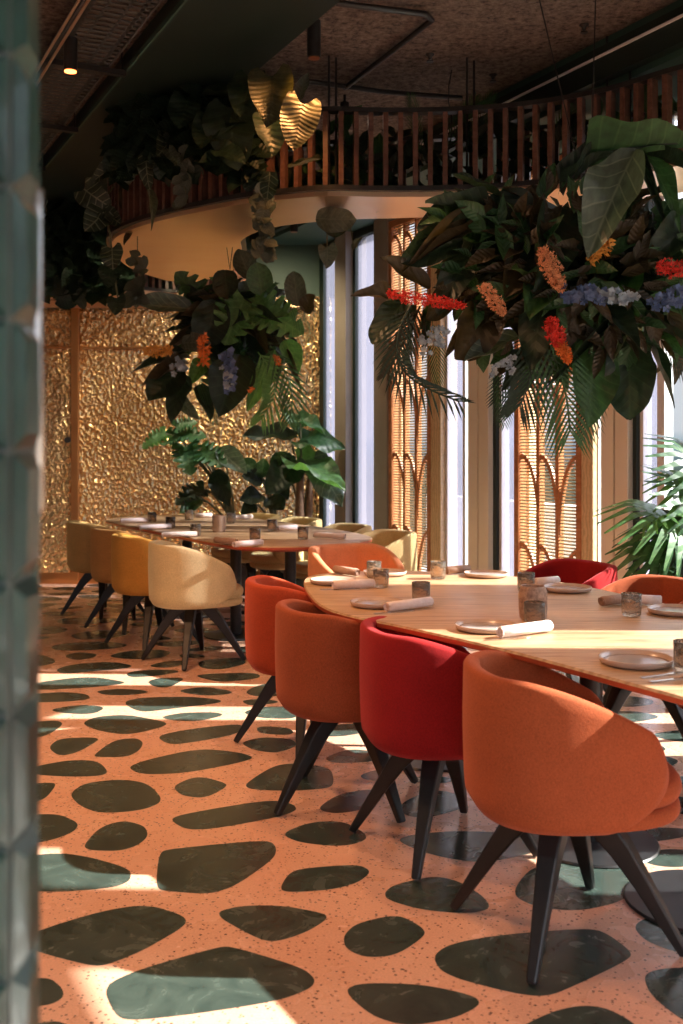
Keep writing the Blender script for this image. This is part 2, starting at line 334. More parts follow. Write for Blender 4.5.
# floor with slate inlays (one surface)
def crop(x0, y0, s, pts): return [(x0+x/s, y0+y/s) for x, y in pts]
A = lambda *p: crop(30, 580, 3.1045, p)
B = lambda *p: crop(30, 780, 2.134, p)
Cc = lambda *p: crop(330, 820, 1.935, p)
Dd = lambda *p: crop(220, 560, 2.626, p)
PEB = [
 A((63,205),(120,195),(240,190),(310,200),(280,212),(150,220),(75,218)), A((102,236),(150,223),(212,230),(195,242),(140,250)),
 A((77,278),(130,262),(250,253),(322,265),(300,275),(180,285),(100,292)), A((235,238),(290,222),(390,215),(442,222),(420,240),(330,248)),
 A((-20,150),(80,143),(122,152),(100,165),(-20,172)), A((-20,240),(30,230),(75,245),(80,258),(30,268),(-20,266)),
 A((-10,322),(180,298),(290,315),(295,322),(180,335),(-10,343)), A((297,290),(340,280),(440,278),(470,285),(400,298),(310,303)),
 A((363,315),(400,304),(470,303),(478,310),(430,335),(385,332)), A((505,298),(560,290),(700,288),(720,300),(683,310),(590,318)),
 A((-10,355),(110,347),(180,355),(188,370),(130,377),(-10,382)), A((200,345),(280,337),(360,343),(370,350),(310,358),(230,357)),
 A((447,345),(540,330),(630,345),(620,355),(540,360)), A((285,380),(340,365),(500,362),(595,372),(590,382),(440,400),(340,412)),
 A((60,402),(150,387),(225,392),(228,402),(190,418),(90,413)), A((405,425),(470,412),(580,410),(605,420),(520,440),(430,435)),
 A((160,445),(200,425),(300,417),(420,440),(425,452),(340,475),(280,480),(200,465)), A((390,485),(480,465),(640,447),(665,455),(640,480),(500,505),(430,512)),
 A((-10,442),(85,435),(105,448),(60,480),(-10,500)), A((55,520),(90,492),(200,488),(215,497),(150,535),(90,548)),
 A((195,545),(260,497),(330,490),(353,505),(340,530),(300,550),(210,550)), A((5,580),(130,558),(215,562),(250,605),(150,612),(5,605)),
 A((295,575),(520,522),(650,535),(700,552),(640,570),(480,600),(340,605)), A((440,640),(520,607),(615,632),(600,650),(540,678),(470,670)),
 A((-30,635),(75,628),(80,640),(45,683),(-30,700)), A((520,255),(560,245),(660,240),(675,260),(600,278),(530,275)),
 A((360,268),(420,252),(490,250),(485,262),(430,274)), A((120,170),(190,158),(270,155),(320,160),(270,180),(150,187)),
 A((80,125),(130,115),(270,118),(280,125),(240,135),(90,138)),
 B((83,30),(117,6),(199,-2),(254,8),(287,45),(240,65),(150,72),(105,55)),
 B((295,85),(330,72),(510,42),(560,50),(572,65),(520,82),(345,112)), B((-20,75),(60,72),(105,92),(95,110),(50,128),(-20,140)),
 B((113,140),(150,100),(200,86),(245,98),(253,120),(230,140),(190,152),(125,150)), [(280,834),(310,822),(345,821),(372,838),(345,847),(300,843)],
 B((275,155),(300,147),(510,127),(527,145),(520,170),(410,245),(290,238),(268,230)), B((530,235),(555,195),(600,187),(700,180),(730,195),(700,220),(640,235),(560,240)),
 B((-30,165),(60,155),(130,165),(215,190),(215,215),(180,230),(60,240),(-30,235)), B((-10,330),(150,280),(250,265),(330,290),(335,310),(240,365),(160,397),(120,395),(-10,360)),
 B((387,285),(450,268),(540,268),(630,285),(635,297),(590,325),(530,345),(490,342)),
 B((155,440),(230,405),(400,357),(430,355),(580,400),(610,425),(600,445),(530,472),(350,500),(210,515),(180,500)),
 B((-30,430),(40,420),(70,445),(72,465),(40,482),(-30,485)), B((-30,530),(50,512),(90,525),(90,560),(-30,580)),
 Cc((25,225),(50,200),(130,182),(175,205),(188,222),(130,262),(70,267),(30,250)), Cc((105,140),(125,125),(200,108),(250,118),(300,150),(312,172),(270,182),(180,175),(110,155)),
 Cc((197,265),(230,240),(330,222),(490,210),(530,215),(588,258),(570,275),(480,318),(420,343),(350,335),(220,300)),
 Cc((25,330),(60,315),(180,318),(280,340),(293,358),(240,385),(150,400),(80,380)), Cc((350,410),(430,370),(490,358),(540,365),(600,400),(600,440),(350,440)),
 Cc((605,300),(640,287),(720,285),(760,330),(740,400),(690,395),(620,340)), Cc((585,205),(620,185),(700,200),(720,240),(680,260),(610,235)),
 Cc((350,145),(380,100),(420,82),(560,80),(605,105),(600,130),(560,160),(480,177),(400,170)), Cc((125,40),(160,28),(250,20),(420,30),(430,55),(300,85),(200,70)),
 Cc((590,75),(640,55),(720,60),(720,90),(640,92)), Cc((520,40),(580,15),(690,15),(700,32),(600,46)),
 Dd((50,480),(110,465),(190,470),(205,488),(150,508),(90,500)), Dd((62,590),(140,540),(200,533),(290,545),(300,580),(290,600),(180,607),(80,603)),
 Dd((55,400),(110,385),(190,385),(210,400),(195,418),(100,415)),
 Dd((65,345),(110,325),(180,322),(210,340),(150,360),(80,357)), Dd((250,655),(310,615),(400,600),(430,620),(400,650),(310,668)),
 Dd((270,520),(340,495),(420,505),(410,530),(300,535)), Dd((365,565),(420,548),(470,560),(440,580),(380,578)), Dd((470,640),(560,600),(640,620),(650,650),(540,680),(480,670)),
]
rng = random.Random(4)
polys = []
for p in PEB:
    polys.append([onz(x, y, 0) for x, y in p])
def dense(P):
    o = []
    for i in range(len(P)):
        a, b = P[i], P[(i+1) % len(P)]; n = max(1, int((b-a).length/.05))
        o += [a+(b-a)*k/n for k in range(n)]
    return o
cells = {}
def cellk(v): return (int(v.x//.3), int(v.y//.3))
def reg(P):
    for v in dense(P): cells.setdefault(cellk(v), []).append(v)
    c = sum(P, Vector())/len(P); cells.setdefault(cellk(c), []).append(c)
def inside(q, P):
    r = False
    for i in range(len(P)):
        a, b = P[i], P[i-1]
        if (a.y > q.y) != (b.y > q.y) and q.x < (b.x-a.x)*(q.y-a.y)/(b.y-a.y)+a.x: r = not r
    return r
def free(P, d):
    c = sum(P, Vector())/len(P)
    for Q in polys[:nhand]:
        if (Q[0]-c).length < 1.2 and inside(c, Q): return False
    for v in dense(P)+[sum(P, Vector())/len(P)]:
        cx, cy = cellk(v)
        for i in (-1, 0, 1):
            for j in (-1, 0, 1):
                for q in cells.get((cx+i, cy+j), ()):
                    if (q-v).length < d: return False
    return True
nhand = len(polys)
for P in polys: reg(P)
for size, tries in ((.20, 9000), (.145, 12000), (.10, 14000)):
    for _ in range(tries):
        c = Vector((rng.uniform(-4, 3.9), rng.uniform(-1, 10.3), 0))
        if (c-C0).dot(NI) < .1: continue
        n = rng.choice((5, 6, 7)); a0 = rng.uniform(0, 6.28); asp = rng.uniform(.5, .8); rot = rng.uniform(-.7, .7); P = []
        for k in range(n):
            a = a0+2*PI*k/n+rng.uniform(-.2, .2); r = size*rng.uniform(.85, 1.15)
            x, y = r*math.cos(a), r*asp*math.sin(a); P.append(c+Vector((x*math.cos(rot)-y*math.sin(rot), x*math.sin(rot)+y*math.cos(rot), 0)))
        if free(P, .055): polys.append(P); reg(P)
mb = MB(); mb.add([(-4.2, -3, 0), (6.62, -3, 0), (-.17, 10.6, 0), (-4.2, 10.6, 0), (-4.2, -3, -.1), (6.62, -3, -.1), (-.17, 10.6, -.1), (-4.2, 10.6, -.1)],
                  [(0, 1, 2, 3), (4, 7, 6, 5), (0, 4, 5, 1), (1, 5, 6, 2), (2, 6, 7, 3), (3, 7, 4, 0)])
fl = MB(); fl.v = mb.v; fl.f = mb.f; fl.m = mb.m
for P in polys:
    Q = chaikin(P, 3, .22); fl.add([q+Vector((0, 0, .0006)) for q in Q], [tuple(range(len(Q)))], 1)
me = fl.mesh('floor', [M['terrazzo'], M['slate']], normals=False)
for p in me.polygons:
    pass
struct(link('floor', me))
# ceiling, soffits
ZC = 3.62
mb = MB(); mb.add([(-4.2, -3, ZC), (6.72, -3, ZC), (-.09, 10.6, ZC), (-4.2, 10.6, ZC), (-4.2, -3, ZC+.12), (6.72, -3, ZC+.12), (-.09, 10.6, ZC+.12), (-4.2, 10.6, ZC+.12)],
                  [(0, 3, 2, 1), (4, 5, 6, 7), (0, 1, 5, 4), (1, 2, 6, 5), (2, 3, 7, 6), (3, 0, 4, 7)]); struct(mb.obj('ceiling', M['rock']))
# window wall soffit
mb = MB(); mb.box(wp(6.5, .20, 3.485), (14, .74, .27), MW); mb.box(wp(6.5, .585, 3.585), (14, .03, .07), MW)
struct(mb.obj('trim_1', M['green']))
mb = MB(); mb.box(wp(6.5, .61, 3.47), (14, .06, .18), MW); struct(mb.obj('trim_2', M['darkgreen']))
mb = MB(); mb.box(wp(6.5, .648, 3.505), (14, .012, .012), MW); struct(mb.obj('trim_3', M['white']))
# diagonal bulkhead under the ceiling
bc = Vector((-.37, 5.03, 0)); mb = MB(); mb.box((bc.x, bc.y, 3.56), (16, .66, .12), MW); struct(mb.obj('trim_4', M['darkgreen'], bevel=.006))
q_ = bc+NI*.336; mb = MB(); mb.box((q_.x, q_.y, 3.51), (16, .012, .03), MW); struct(mb.obj('trim_44', M['green']))  # paler green strip put in for the lit line along the bulkhead edge
# back wall (gold) and green band above
mb = MB(); mb.box((-2.05, 10.46, 1.42), (3.9, .12, 2.84)); struct(mb.obj('wall_back', M['hammered']))
mb = MB(); mb.box((-2.05, 10.47, 3.24), (4.3, .14, .8)); struct(mb.obj('trim_5', M['green']))
mb = MB(); mb.box((-4.1, 3.8, 1.8), (.12, 13.4, 3.6)); struct(mb.obj('wall_left', M['cream']))
mb = MB(); mb.box((-3.4, -2.9, 1.8), (1.4, .12, 3.6)); mb.box((5.8, -2.9, 1.8), (4, .12, 3.6)); mb.box((.5, -2.9, .2), (7, .12, .4)); mb.box((.5, -2.9, 3.45), (7, .12, .3))
for x in (-1.2, .9, 3.0): mb.box((x, -2.9, 1.9), (.12, .12, 3.2))
struct(mb.obj('wall_front', M['cream']))
mb = MB(); mb.box((-2.0, 10.385, .06), (3.7, .03, .12)); struct(mb.obj('baseboard_back', M['doorcopper']))
# doors in the gold wall
X1 = W(75, 400, 10.36).x
dr = struct(bpy.data.objects.new('door_1', None)); C.objects.link(dr); dr.location = (X1-.5, 10.38, 0)
mb = MB(); mb.box((0, 0, 1.40), (.94, .03, 2.58)); mb.obj('door_leaf', M['hammered'], dr)
mb = MB(); mb.box((.5, -.01, 1.42), (.07, .06, 2.84)); mb.box((-.5, -.01, 1.42), (.05, .06, 2.84)); mb.box((0, -.005, 2.33), (.94, .05, .018)); mb.obj('door_frame', M['doorcopper'], dr, bevel=.004)
mb = MB(); mb.tube([(.43, -.02, 1.42), (.43, -.045, 1.42)], .028, 20); mb.tube([(.43, -.04, 1.42), (.43, -.052, 1.42)], .010, 12); mb.obj('lock', M['black'], dr, smooth=True)
mb = MB(); mb.box((X1+1.1, 10.385, 2.33), (2.1, .03, .018)); struct(mb.obj('trim_6', M['doorcopper']))

# window wall: segments measured along the facade
def post(name, p0, p1, mt, off=0, dep=.14, z0=0, z1=3.35, T=False):
    t0, t1 = (p0, p1) if T else (tp(p0), tp(p1))
    mb = MB(); mb.box(wp((t0+t1)/2, off, (z0+z1)/2), (t1-t0, dep, z1-z0), MW); return struct(mb.obj(name, mt, bevel=.004))
wn = [0]; tn = [6]
def window(t0, t1, pane, frame, fw=.035, z0=.06, z1=3.34, off=0, rails=()):
    wn[0] += 1; e = struct(bpy.data.objects.new('window_%d' % wn[0], None)); C.objects.link(e)
    c = wp((t0+t1)/2, off, 0); e.location = c; e.rotation_euler = (0, 0, RZW); w_ = t1-t0; h = z1-z0; zc = (z0+z1)/2
    mb = MB(); mb.box((0, 0, zc), (w_-.01, .012, h-.02)); mb.obj('window_pane', pane, e)
    mb = MB()
    for s in (-1, 1): mb.box((s*(w_/2-fw/2), 0, zc), (fw, .07, h))
    for z in (z0+.03, z1-.03)+tuple(rails): mb.box((0, 0, z), (w_-2*fw, .068, .06))
    mb.obj('window_frame', frame, e, bevel=.003)
def trim(*a, **k):
    tn[0] += 1; post('trim_%d' % tn[0], *a, **k)
window(tp(322.5), tp(345), M['frosted'], M['darkgreen'], .09)
trim(345, 356, M['taupe'], dep=.22)
window(tp(356), tp(383.5), M['frosted'], M['darkgreen'], .05)
trim(383.5, 397, M['taupe'], dep=.20)
trim(439, 449, M['palewood'], dep=.16)
window(tp(449), tp(468.5), M['frosted'], M['white'], .03)
window(tp(468.5), tp(476.5), M['glass'], M['white'], .006)
trim(476.5, 486, M['beige'], dep=.16); trim(486, 487.2, M['black'], dep=.10); trim(487.2, 497, M['beige'], dep=.16)
trim(499.5, 503, M['darkgreen'], dep=.12)
window(tp(503), tp(523.5), M['frosted'], M['white'], .03)
trim(591, 602, M['palewood'], dep=.16)
window(tp(602), tp(610.5), M['glass'], M['white'], .006)
trim(610.5, 623, M['beige'], dep=.16); trim(623, 624.6, M['black'], dep=.10); trim(624.6, 637.5, M['beige'], dep=.16)
trim(640, 644, M['darkgreen'], dep=.12)
window(tp(644), tp(665), M['frosted'], M['white'], .03)
window(tp(665), ty(5.85), M['glass'], M['white'], .03)
# facade further along, towards and behind the camera
segs = [(5.85, 5.45, 0), (5.45, 5.10, 1), (5.10, 5.0, 0), (5.0, 4.55, 1), (4.55, 3.48, 0), (3.48, 3.08, 1), (3.08, 2.66, 0), (2.66, 1.5, 1), (1.5, 1.2, 0), (1.2, 0, 1), (0, -.3, 0), (-.3, -1.4, 1), (-1.4, -1.7, 0), (-1.7, -2.8, 1)]
for a, b, g in segs:
    if g: window(ty(a), ty(b), M['glass'], M['white'], .03)
    else: trim(ty(a), ty(b), M['beige'], dep=.14, T=True)
# glass behind the screens
for p0, p1 in ((397, 439), (523.5, 591)): window(tp(p0), tp(p1), M['glass'], M['palewood'], .03, off=-.06)
mb = MB(); mb.box(wp(6.5, -.25, .03), (14, .66, .05), MW); struct(mb.obj('trim_40', M['beige']))
mb = MB(); mb.box(wp(6.5, -1.9, .40), (15, .18, .80), MW); mb.box(wp(6.5, -1.0, -.06), (15, 1.9, .08), MW); struct(mb.obj('wall_terrace', M['cream']))
# carved screens
def screen(p0, p1, label):
    t0, t1 = tp(p0), tp(p1); w_ = t1-t0; c = wp((t0+t1)/2, .05, .03)
    e = thing('arched_screen', label, 'decorative screen', c, RZW)
    h = 3.26; mb = MB()
    for x in (-w_/2+.025, w_/2-.025): mb.box((x, 0, h/2), (.05, .07, h))
    for z in (.03, h-.03): mb.box((0, 0, z), (w_-.1, .07, .06))
    mb.obj('frame', M['screenwood'], e, bevel=.004)
    n = 3; xs = [-w_/2+.05+(w_-.1)*k/n for k in range(n+1)]
    mb = MB()
    for x in xs[1:-1]: mb.box((x, 0, h/2), (.032, .05, h-.12))
    mb.obj('upright', M['screenwood'], e, bevel=.003)
    mb = MB(); st = .62; pw = (w_-.1)/n
    for k in range(n):
        xa, xb = xs[k], xs[k+1]
        for j in range(5):
            z = .12+j*st
            tgt, src = (xb, xa) if k != n-1 else (xa, xb)
            pts = []
            for i in range(9):
                a = i/8*PI/2; pts.append((src+(tgt-src)*math.sin(a)*.98, 0, z+st*.85*math.cos(a)+.0))
            pts = [(p[0], 0, min(p[2], h-.07)) for p in pts]
            mb.tube(pts, .019, 6)
    mb.obj('arch_rib', M['screenwood'], e, smooth=True)
    mb = MB(); mb.box((0, -.012, h/2), (w_-.1, .004, h-.12)); mb.obj('woven_panel', M['mesh'], e)
screen(397, 439, 'copper-toned wooden screen with arched ribs, between the left windows and the pale posts, further screen')
screen(523.5, 591, 'copper-toned wooden screen with arched ribs, nearer and wider one behind the red chair')

# tiled pier at the left edge of the picture
mb = MB(); mb.box((-.464, .865, 1.8), (.40, .066, 3.6), mi=1)
rng = random.Random(2); th = .105
def tile(cx, cy, cz, ax, hw, hh, d):
    V = []
    for k, (sx, sz) in enumerate(((-1, -1), (1, -1), (1, 1), (-1, 1), (-.6, -.75), (.6, -.75), (.6, .75), (-.6, .75))):
        q = d if k > 3 else 0; j = rng.uniform(-.001, .001)
        V.append((cx+sx*hw, cy-q+j, cz+sz*hh) if ax == 0 else (cx+q+j, cy+sx*hw, cz+sz*hh))
    mb.add(V, [(0, 1, 5, 4), (1, 2, 6, 5), (2, 3, 7, 6), (3, 0, 4, 7), (4, 5, 6, 7)])
for j in range(int(3.6/th)):
    z = (j+.5)*th
    tile(-.2625, .865, z, 1, .029, .051, .009)
    for i in range(6): tile(-.290-i*.056, .831, z+(th/2 if i % 2 else 0), 0, .0265, .051, .012)
pier = struct(mb.obj('wall_pier', [M['tile'], M['grout']], smooth=False))
mb = MB(); mb.tube([(-.2680, .915, 0), (-.2680, .915, 1.31)], .0045, 12); mb.tube([(-.2680, .915, 1.595), (-.2680, .915, 3.6)], .0045, 12); struct(mb.obj('trim_41', M['tile'], smooth=True))
mb = MB(); mb.box((-.2655, .915, 1.4525), (.010, .016, .285)); struct(mb.obj('trim_42', M['steel'], bevel=.004))  # steel piece cut to the bright reflection on the pier edge, standing for it

# ================================================================== CHAIRS
def chair_meshes(fab):
    R = .285; NU, NV = 64, 12
    def ht(a):
        a = abs(a)
        if a < .36: return .785
        t = (a-.36)/.64; return .785-.165*(t**1.5)
    def phim(v): return math.radians(98+41*math.sin(min(v, 1)*PI*.60))
    def P(u, v, ins):
        z0 = .365; h = ht(u)-.042
        if abs(u) > .9: h -= .05*((abs(u)-.9)/.1)**2
        z = z0+(h-z0)*v; ph = u*phim(v)
        r = R*(.985+.015*min(1, v*1.6)) + .003*math.sin(v*PI)-ins
        r *= 1+.035*math.cos(4*ph)*-1*(1 if abs(ph) < PI*.75 else 1)
        if v < .12: r -= .02*(1-v/.12)**2*(1 if ins < .01 else 0)
        x = r*math.sin(ph); y = -r*math.cos(ph)
        return Vector((x*1.0, y*1.0+(.0), z))
    mb = MB(); vs = []
    rings = []
    for i in range(NU+1):
        u = -1+2*i/NU
        seam = min(abs(abs(u)-.22), abs(abs(u)-.62))
        sd = .007 if seam < .018 else 0
        loop = []
        for j in range(NV+1): loop.append(P(u, j/NV, 0))
        top = P(u, 1, .022); loop.append(P(u, 1, .006)+Vector((0, 0, .010))); loop.append(top+Vector((0, 0, .014))); loop.append(P(u, 1, .040)+Vector((0, 0, .008)))
        for j in range(NV, -1, -1): loop.append(P(u, j/NV, .048-sd+.0))
        rings.append(loop)
    n = len(rings[0]); V = [v for r in rings for v in r]; Fc = []
    for i in range(NU):
        for j in range(n): a = i*n+j; b = i*n+(j+1) % n; Fc.append((a, b, b+n, a+n))
    # rounded arm ends
    for e, r in ((0, rings[0]), (NU, rings[NU])):
        sgn = -1 if e == 0 else 1
        mid = []
        for j in range(NV+1):
            a, b = r[j], r[n-1-j]; q = (a+b)/2; d = Vector((math.cos(sgn*phim(j/NV)), math.sin(sgn*phim(j/NV)), 0))*sgn
            mid.append(q+d*.020)
        k0 = len(V); V += mid
        for j in range(NV):
            Fc.append((e*n+j, e*n+j+1, k0+j+1, k0+j)); Fc.append((k0+j, k0+j+1, e*n+n-2-j, e*n+n-1-j))
        Fc.append((e*n+NV, e*n+NV+1, k0+NV)); Fc.append((e*n+NV+1, e*n+NV+2, k0+NV)); Fc.append((e*n+NV+2, e*n+NV+3, k0+NV)); Fc.append((e*n+NV+3, e*n+NV+4, k0+NV))
        Fc.append((e*n, k0, e*n+n-1))
    mb.add(V, Fc); shell = mb.mesh('shell', FAB[fab], True)
    # bottom + seat cushion (superellipse)
    def pad(z0, z1, ax, y0, y1, r, nm, ex=2.6):
        mb = MB(); prof = []
        for k in range(7): a = -PI/2+PI*k/6; prof.append((1-r*(1-math.cos(a)), (z0+z1)/2+(z1-z0)/2*math.sin(a)))
        cy = (y0+y1)/2; ay = (y1-y0)/2; nn = 40; V = []; Fc = []
        prof = [(.02, z0)]+prof+[(.5, z1+.004), (.02, z1+.006)]
        for s, z in prof:
            for k in range(nn):
                a = 2*PI*k/nn; c, q = math.cos(a), math.sin(a)
                V.append((ax*s*math.copysign(abs(c)**(2/ex), c), cy+ay*s*math.copysign(abs(q)**(2/ex), q), z))
        for i in range(len(prof)-1):
            for k in range(nn): a = i*nn+k; b = i*nn+(k+1) % nn; Fc.append((a, b, b+nn, a+nn))
        Fc.append(tuple(range(nn))); Fc.append(tuple((len(prof)-1)*nn+k for k in range(nn)))
        mb.add(V, Fc); return mb.mesh(nm, FAB[fab], True)
    seat = pad(.405, .478, .235, -.235, .312, .10, 'seat'); base = pad(.362, .410, .245, -.245, .306, .06, 'seat_base')
    return shell, seat, base
mb = MB()
PL = [(.035, .372), (.10, .335), (.205, .20), (.325, .004)]
LS = [(.02, .372, .056, .05), (.07, .352, .062, .066), (.115, .315, .064, .070), (.160, .262, .056, .060), (.215, .182, .046, .046), (.275, .088, .036, .036), (.327, .004, .028, .028)]; V = []
for r, z, ww, hh in LS:
    for sy, sz in ((-1, -1), (1, -1), (1, 1), (-1, 1)): V.append((r+sz*hh*.42, sy*ww/2, max(.001, z+sz*hh*.28)))
Fc = [(0, 3, 2, 1), tuple(4*len(LS)-4+k for k in range(4))]
for a in range(len(LS)-1):
    for k in range(4): p, q = 4*a+k, 4*a+(k+1) % 4; Fc.append((p, q, q+4, p+4))
mb.add(V, Fc)
LEG = mb.mesh('leg', M['legwood'])
mb = MB(); mb.lathe([(.02, .30), (.055, .315), (.075, .345), (.10, .366), (.02, .368)], 20); HUB = mb.mesh('hub', M['legwood'], True)
cm = {}
def chair(x, y, face, fab, label, legrot=0, group=None):
    """face = heading of the seat front in degrees (0 = +X)"""
    if fab not in cm: cm[fab] = chair_meshes(fab)
    rz = math.radians(face)-PI/2; e = thing('tub_chair', label, 'chair', (x, y, 0), rz, group)
    sh, se, ba = cm[fab]
    o = link('shell', sh, e); o2 = link('seat', se, e); o3 = link('seat_base', ba, e); link('hub', HUB, e)
    for k in range(4):
        l = link('leg', LEG, e); l.rotation_euler = (0, 0, math.radians(legrot)+k*PI/2-rz)
        b = l.modifiers.new('b', 'BEVEL'); b.width = .006; b.segments = 2
    return e
G1 = 'tub chairs around the near table'; G2 = 'tub chairs around the far table'
chair(.625, 2.95, 6, 'orange', 'orange wool tub chair in the foreground, nearest of all, back to the camera', -26, G1)
chair(.345, 3.60, 12, 'red', 'deep red wool tub chair with its back turned, second along the near table', -20, G1)
chair(.03, 4.06, 22, 'rust', 'rust orange tub chair behind the deep red one, third along the near table', 35, G1)
chair(-.16, 4.805, 16, 'coral', 'coral orange tub chair tucked at the left end corner of the near table', -4, G1)
chair(.09, 6.3, -62, 'peach', 'peach orange tub chair at the head of the near table, sunlit inside', 20, G1)
chair(1.12, 5.42, 205, 'red', 'bright red tub chair on the window side of the near table', 10, G1)
chair(1.36, 4.72, 205, 'rust', 'rust orange tub chair on the window side, next to the palm', 30, G1)
chair(1.60, 4.02, 203, 'orange', 'orange tub chair at the right edge, mostly under the near table', 15, G1)
chair(-.94, 6.67, 24, 'sand', 'pale sand tub chair, nearest one along the left of the far table', -2, G2)
chair(-1.30, 7.25, 28, 'saffron', 'saffron yellow tub chair next to the pale sand one', 0, G2)
chair(-1.59, 7.87, 30, 'amber', 'amber brown tub chair between the saffron and the olive mustard chairs', 5, G2)
chair(-1.93, 8.5, 30, 'mustard', 'olive mustard tub chair, farthest left, before the gold wall', 10, G2)
chair(.24, 7.42, 208, 'straw', 'straw yellow tub chair right of the far table, nearest on its window side', 10, G2)
chair(-.06, 8.02, 208, 'straw', 'straw yellow tub chair, second from the front on the window side of the far table', 25, G2)
chair(-.45, 8.72, 210, 'straw', 'straw yellow tub chair in front of the tall broad-leaved plant trunk', 5, G2)
chair(-.83, 9.22, 212, 'straw', 'straw yellow tub chair at the far end of the far table, window side', 15, G2)

# ================================================================== TABLES
def table(outline, posts, label, n=9):
    P = catmull([(x, y, 0) for x, y in outline], n, True)
    c = sum(P, Vector())/len(P); e = thing('dining_table', label, 'table', (c.x, c.y, 0))
    def ring(ins, z):
        o = []
        for i in range(len(P)):
            t = (P[(i+1) % len(P)]-P[i-1]).normalized(); nrm = Vector((-t.y, t.x, 0))
            if nrm.dot(c-P[i]) < 0: nrm = -nrm
            q = P[i]+nrm*ins-c; o.append((q.x, q.y, z))
        return o
    R = [ring(.0, .742), ring(.004, .749), ring(.008, .75)]; k = len(P); mb = MB()
    V = sum(R, []); Fc = []
    for j in range(2):
        for i in range(k): a = j*k+i; b = j*k+(i+1) % k; Fc.append((a, b, b+k, a+k))
    Fc.append(tuple(2*k+i for i in range(k))); mb.add(V, Fc, 0)
    R = [ring(.0, .742), ring(.002, .728), ring(.05, .712)]; V = sum(R, []); Fc = []
    for j in range(2):
        for i in range(k): a = j*k+i; b = j*k+(i+1) % k; Fc.append((a, b, b+k, a+k))
    Fc.append(tuple(2*k+i for i in range(k))); mb.add(V, Fc, 1)
    mb.obj('tabletop', [M['oak'], M['oak_edge_reflect']], e, smooth=True)
    for x, y in posts:
        mb = MB(); mb.tube([(x-c.x, y-c.y, .01), (x-c.x, y-c.y, .712)], .04, 24); tpost = mb.obj('table_post', M['black'], e, smooth=True)
        mb = MB(); mb.lathe([(.02, 0), (.225, 0), (.23, .004), (.225, .010), (.05, .014), (.02, .014)], 40, (x-c.x, y-c.y, 0)); mb.obj('table_base', M['black'], tpost, smooth=True)
    return e
T1 = [(-.17, 4.88), (-.13, 4.35), (-.03, 3.93), (.23, 3.57), (.52, 3.15), (.84, 2.59), (1.12, 2.14), (1.5, 1.98), (1.86, 2.2), (1.88, 2.8), (1.62, 3.45), (1.31, 4.02), (1.06, 4.64), (.80, 4.97), (.5, 5.13), (.2, 5.18), (-.06, 5.09)]
table(T1, [(.42, 4.62), (.86, 3.62), (1.08, 3.14), (1.5, 2.5)], 'long pebble-shaped oak dining table set for a meal, in the foreground')
T2 = [(-1.85, 8.45), (-1.3, 7.52), (-.78, 6.65), (-.55, 6.45), (-.3, 6.42), (-.08, 6.52), (.13, 6.78), (.2, 7.1), (0, 7.65), (-.4, 8.35), (-.85, 9.05), (-1.15, 9.33), (-1.5, 9.35), (-1.85, 9.1), (-1.95, 8.75)]
table(T2, [(-.76, 7.55), (-.36, 7.4), (-1.25, 8.5)], 'long pebble-shaped oak dining table further back, before the gold wall')

# ---- table ware
def onT(px, py): return onz(px, py, .75)
mb = MB(); mb.lathe([(.02, .001), (.085, .001), (.10, .006), (.104, .020), (.101, .021), (.096, .010), (.08, .008), (.02, .008)], 40); PLATE = mb.mesh('plate', M['plate'], True)
mb = MB(); mb.lathe([(.005, .0083), (.08, .0083), (.092, .010), (.08, .0105), (.005, .0095)], 40); PGL = mb.mesh('plate_glaze', M['plateglaze'], True)
def plate(px, py, label, s=1):
    p = onT(px, py); e = thing('dinner_plate', label, 'plate', p, 0, 'plates on the near table'); o = link('rim', PLATE, e); q = link('glazed_well', PGL, o)
    o.scale = (s, s, 1)
def tumbler_mesh():
    mb = MB(); o = []; 
    prof = [(.005, .001), (.030, .001), (.034, .006), (.036, .03), (.0365, .082), (.0335, .083), (.0325, .03), (.030, .014), (.005, .012)]
    mb.lathe(prof, 28); return mb.mesh('tumbler', M['tumbler'], True)
TM = tumbler_mesh()
def tumbler(px, py, label, z=.75, s=1, grp='smoked tumblers on the near table'):
    o = link('tumbler', TM, None, onz(px, py, .75)); o.scale = (s, s, s); tag(o, label, 'glass', grp)
def napkin_mesh(mt):
    mb = MB(); r = .021; V = []
    spiral = []; n = 34
    for k in range(n+1):
        a = k/n*4.2*PI; rr = .005+(r-.005)*k/n; spiral.append((rr*math.cos(a), rr*math.sin(a)))
    hl = .075
    for s, (y, z) in enumerate(spiral):
        for x in (-hl, -hl*.3, hl*.35, hl): V.append((x, y, z+r+.001+.0007*math.sin(x*90)))
    Fc = []
    for i in range(n):
        for j in range(3): a = i*4+j; Fc.append((a, a+1, a+5, a+4))
    mb.add(V, Fc)
    mb.tube([(-hl+.004, 0, r+.001), (hl-.004, 0, r+.001)], .0185, 16)
    return mb.mesh('napkin', mt, True)
NM = {'l': napkin_mesh(M['linen']), 'd': napkin_mesh(M['linen_dark'])}
def napkin(a, b, label, k='l', grp='rolled napkins on the near table', s=1):
    A_, B_ = onT(*a), onT(*b); c = (A_+B_)/2; d = B_-A_
    o = link('rolled_napkin', NM[k], None, c); o.rotation_euler = (0, 0, math.atan2(d.y, d.x)); o.scale = (d.length/.15*s, 1, 1)
    tag(o, label, 'napkin', grp)
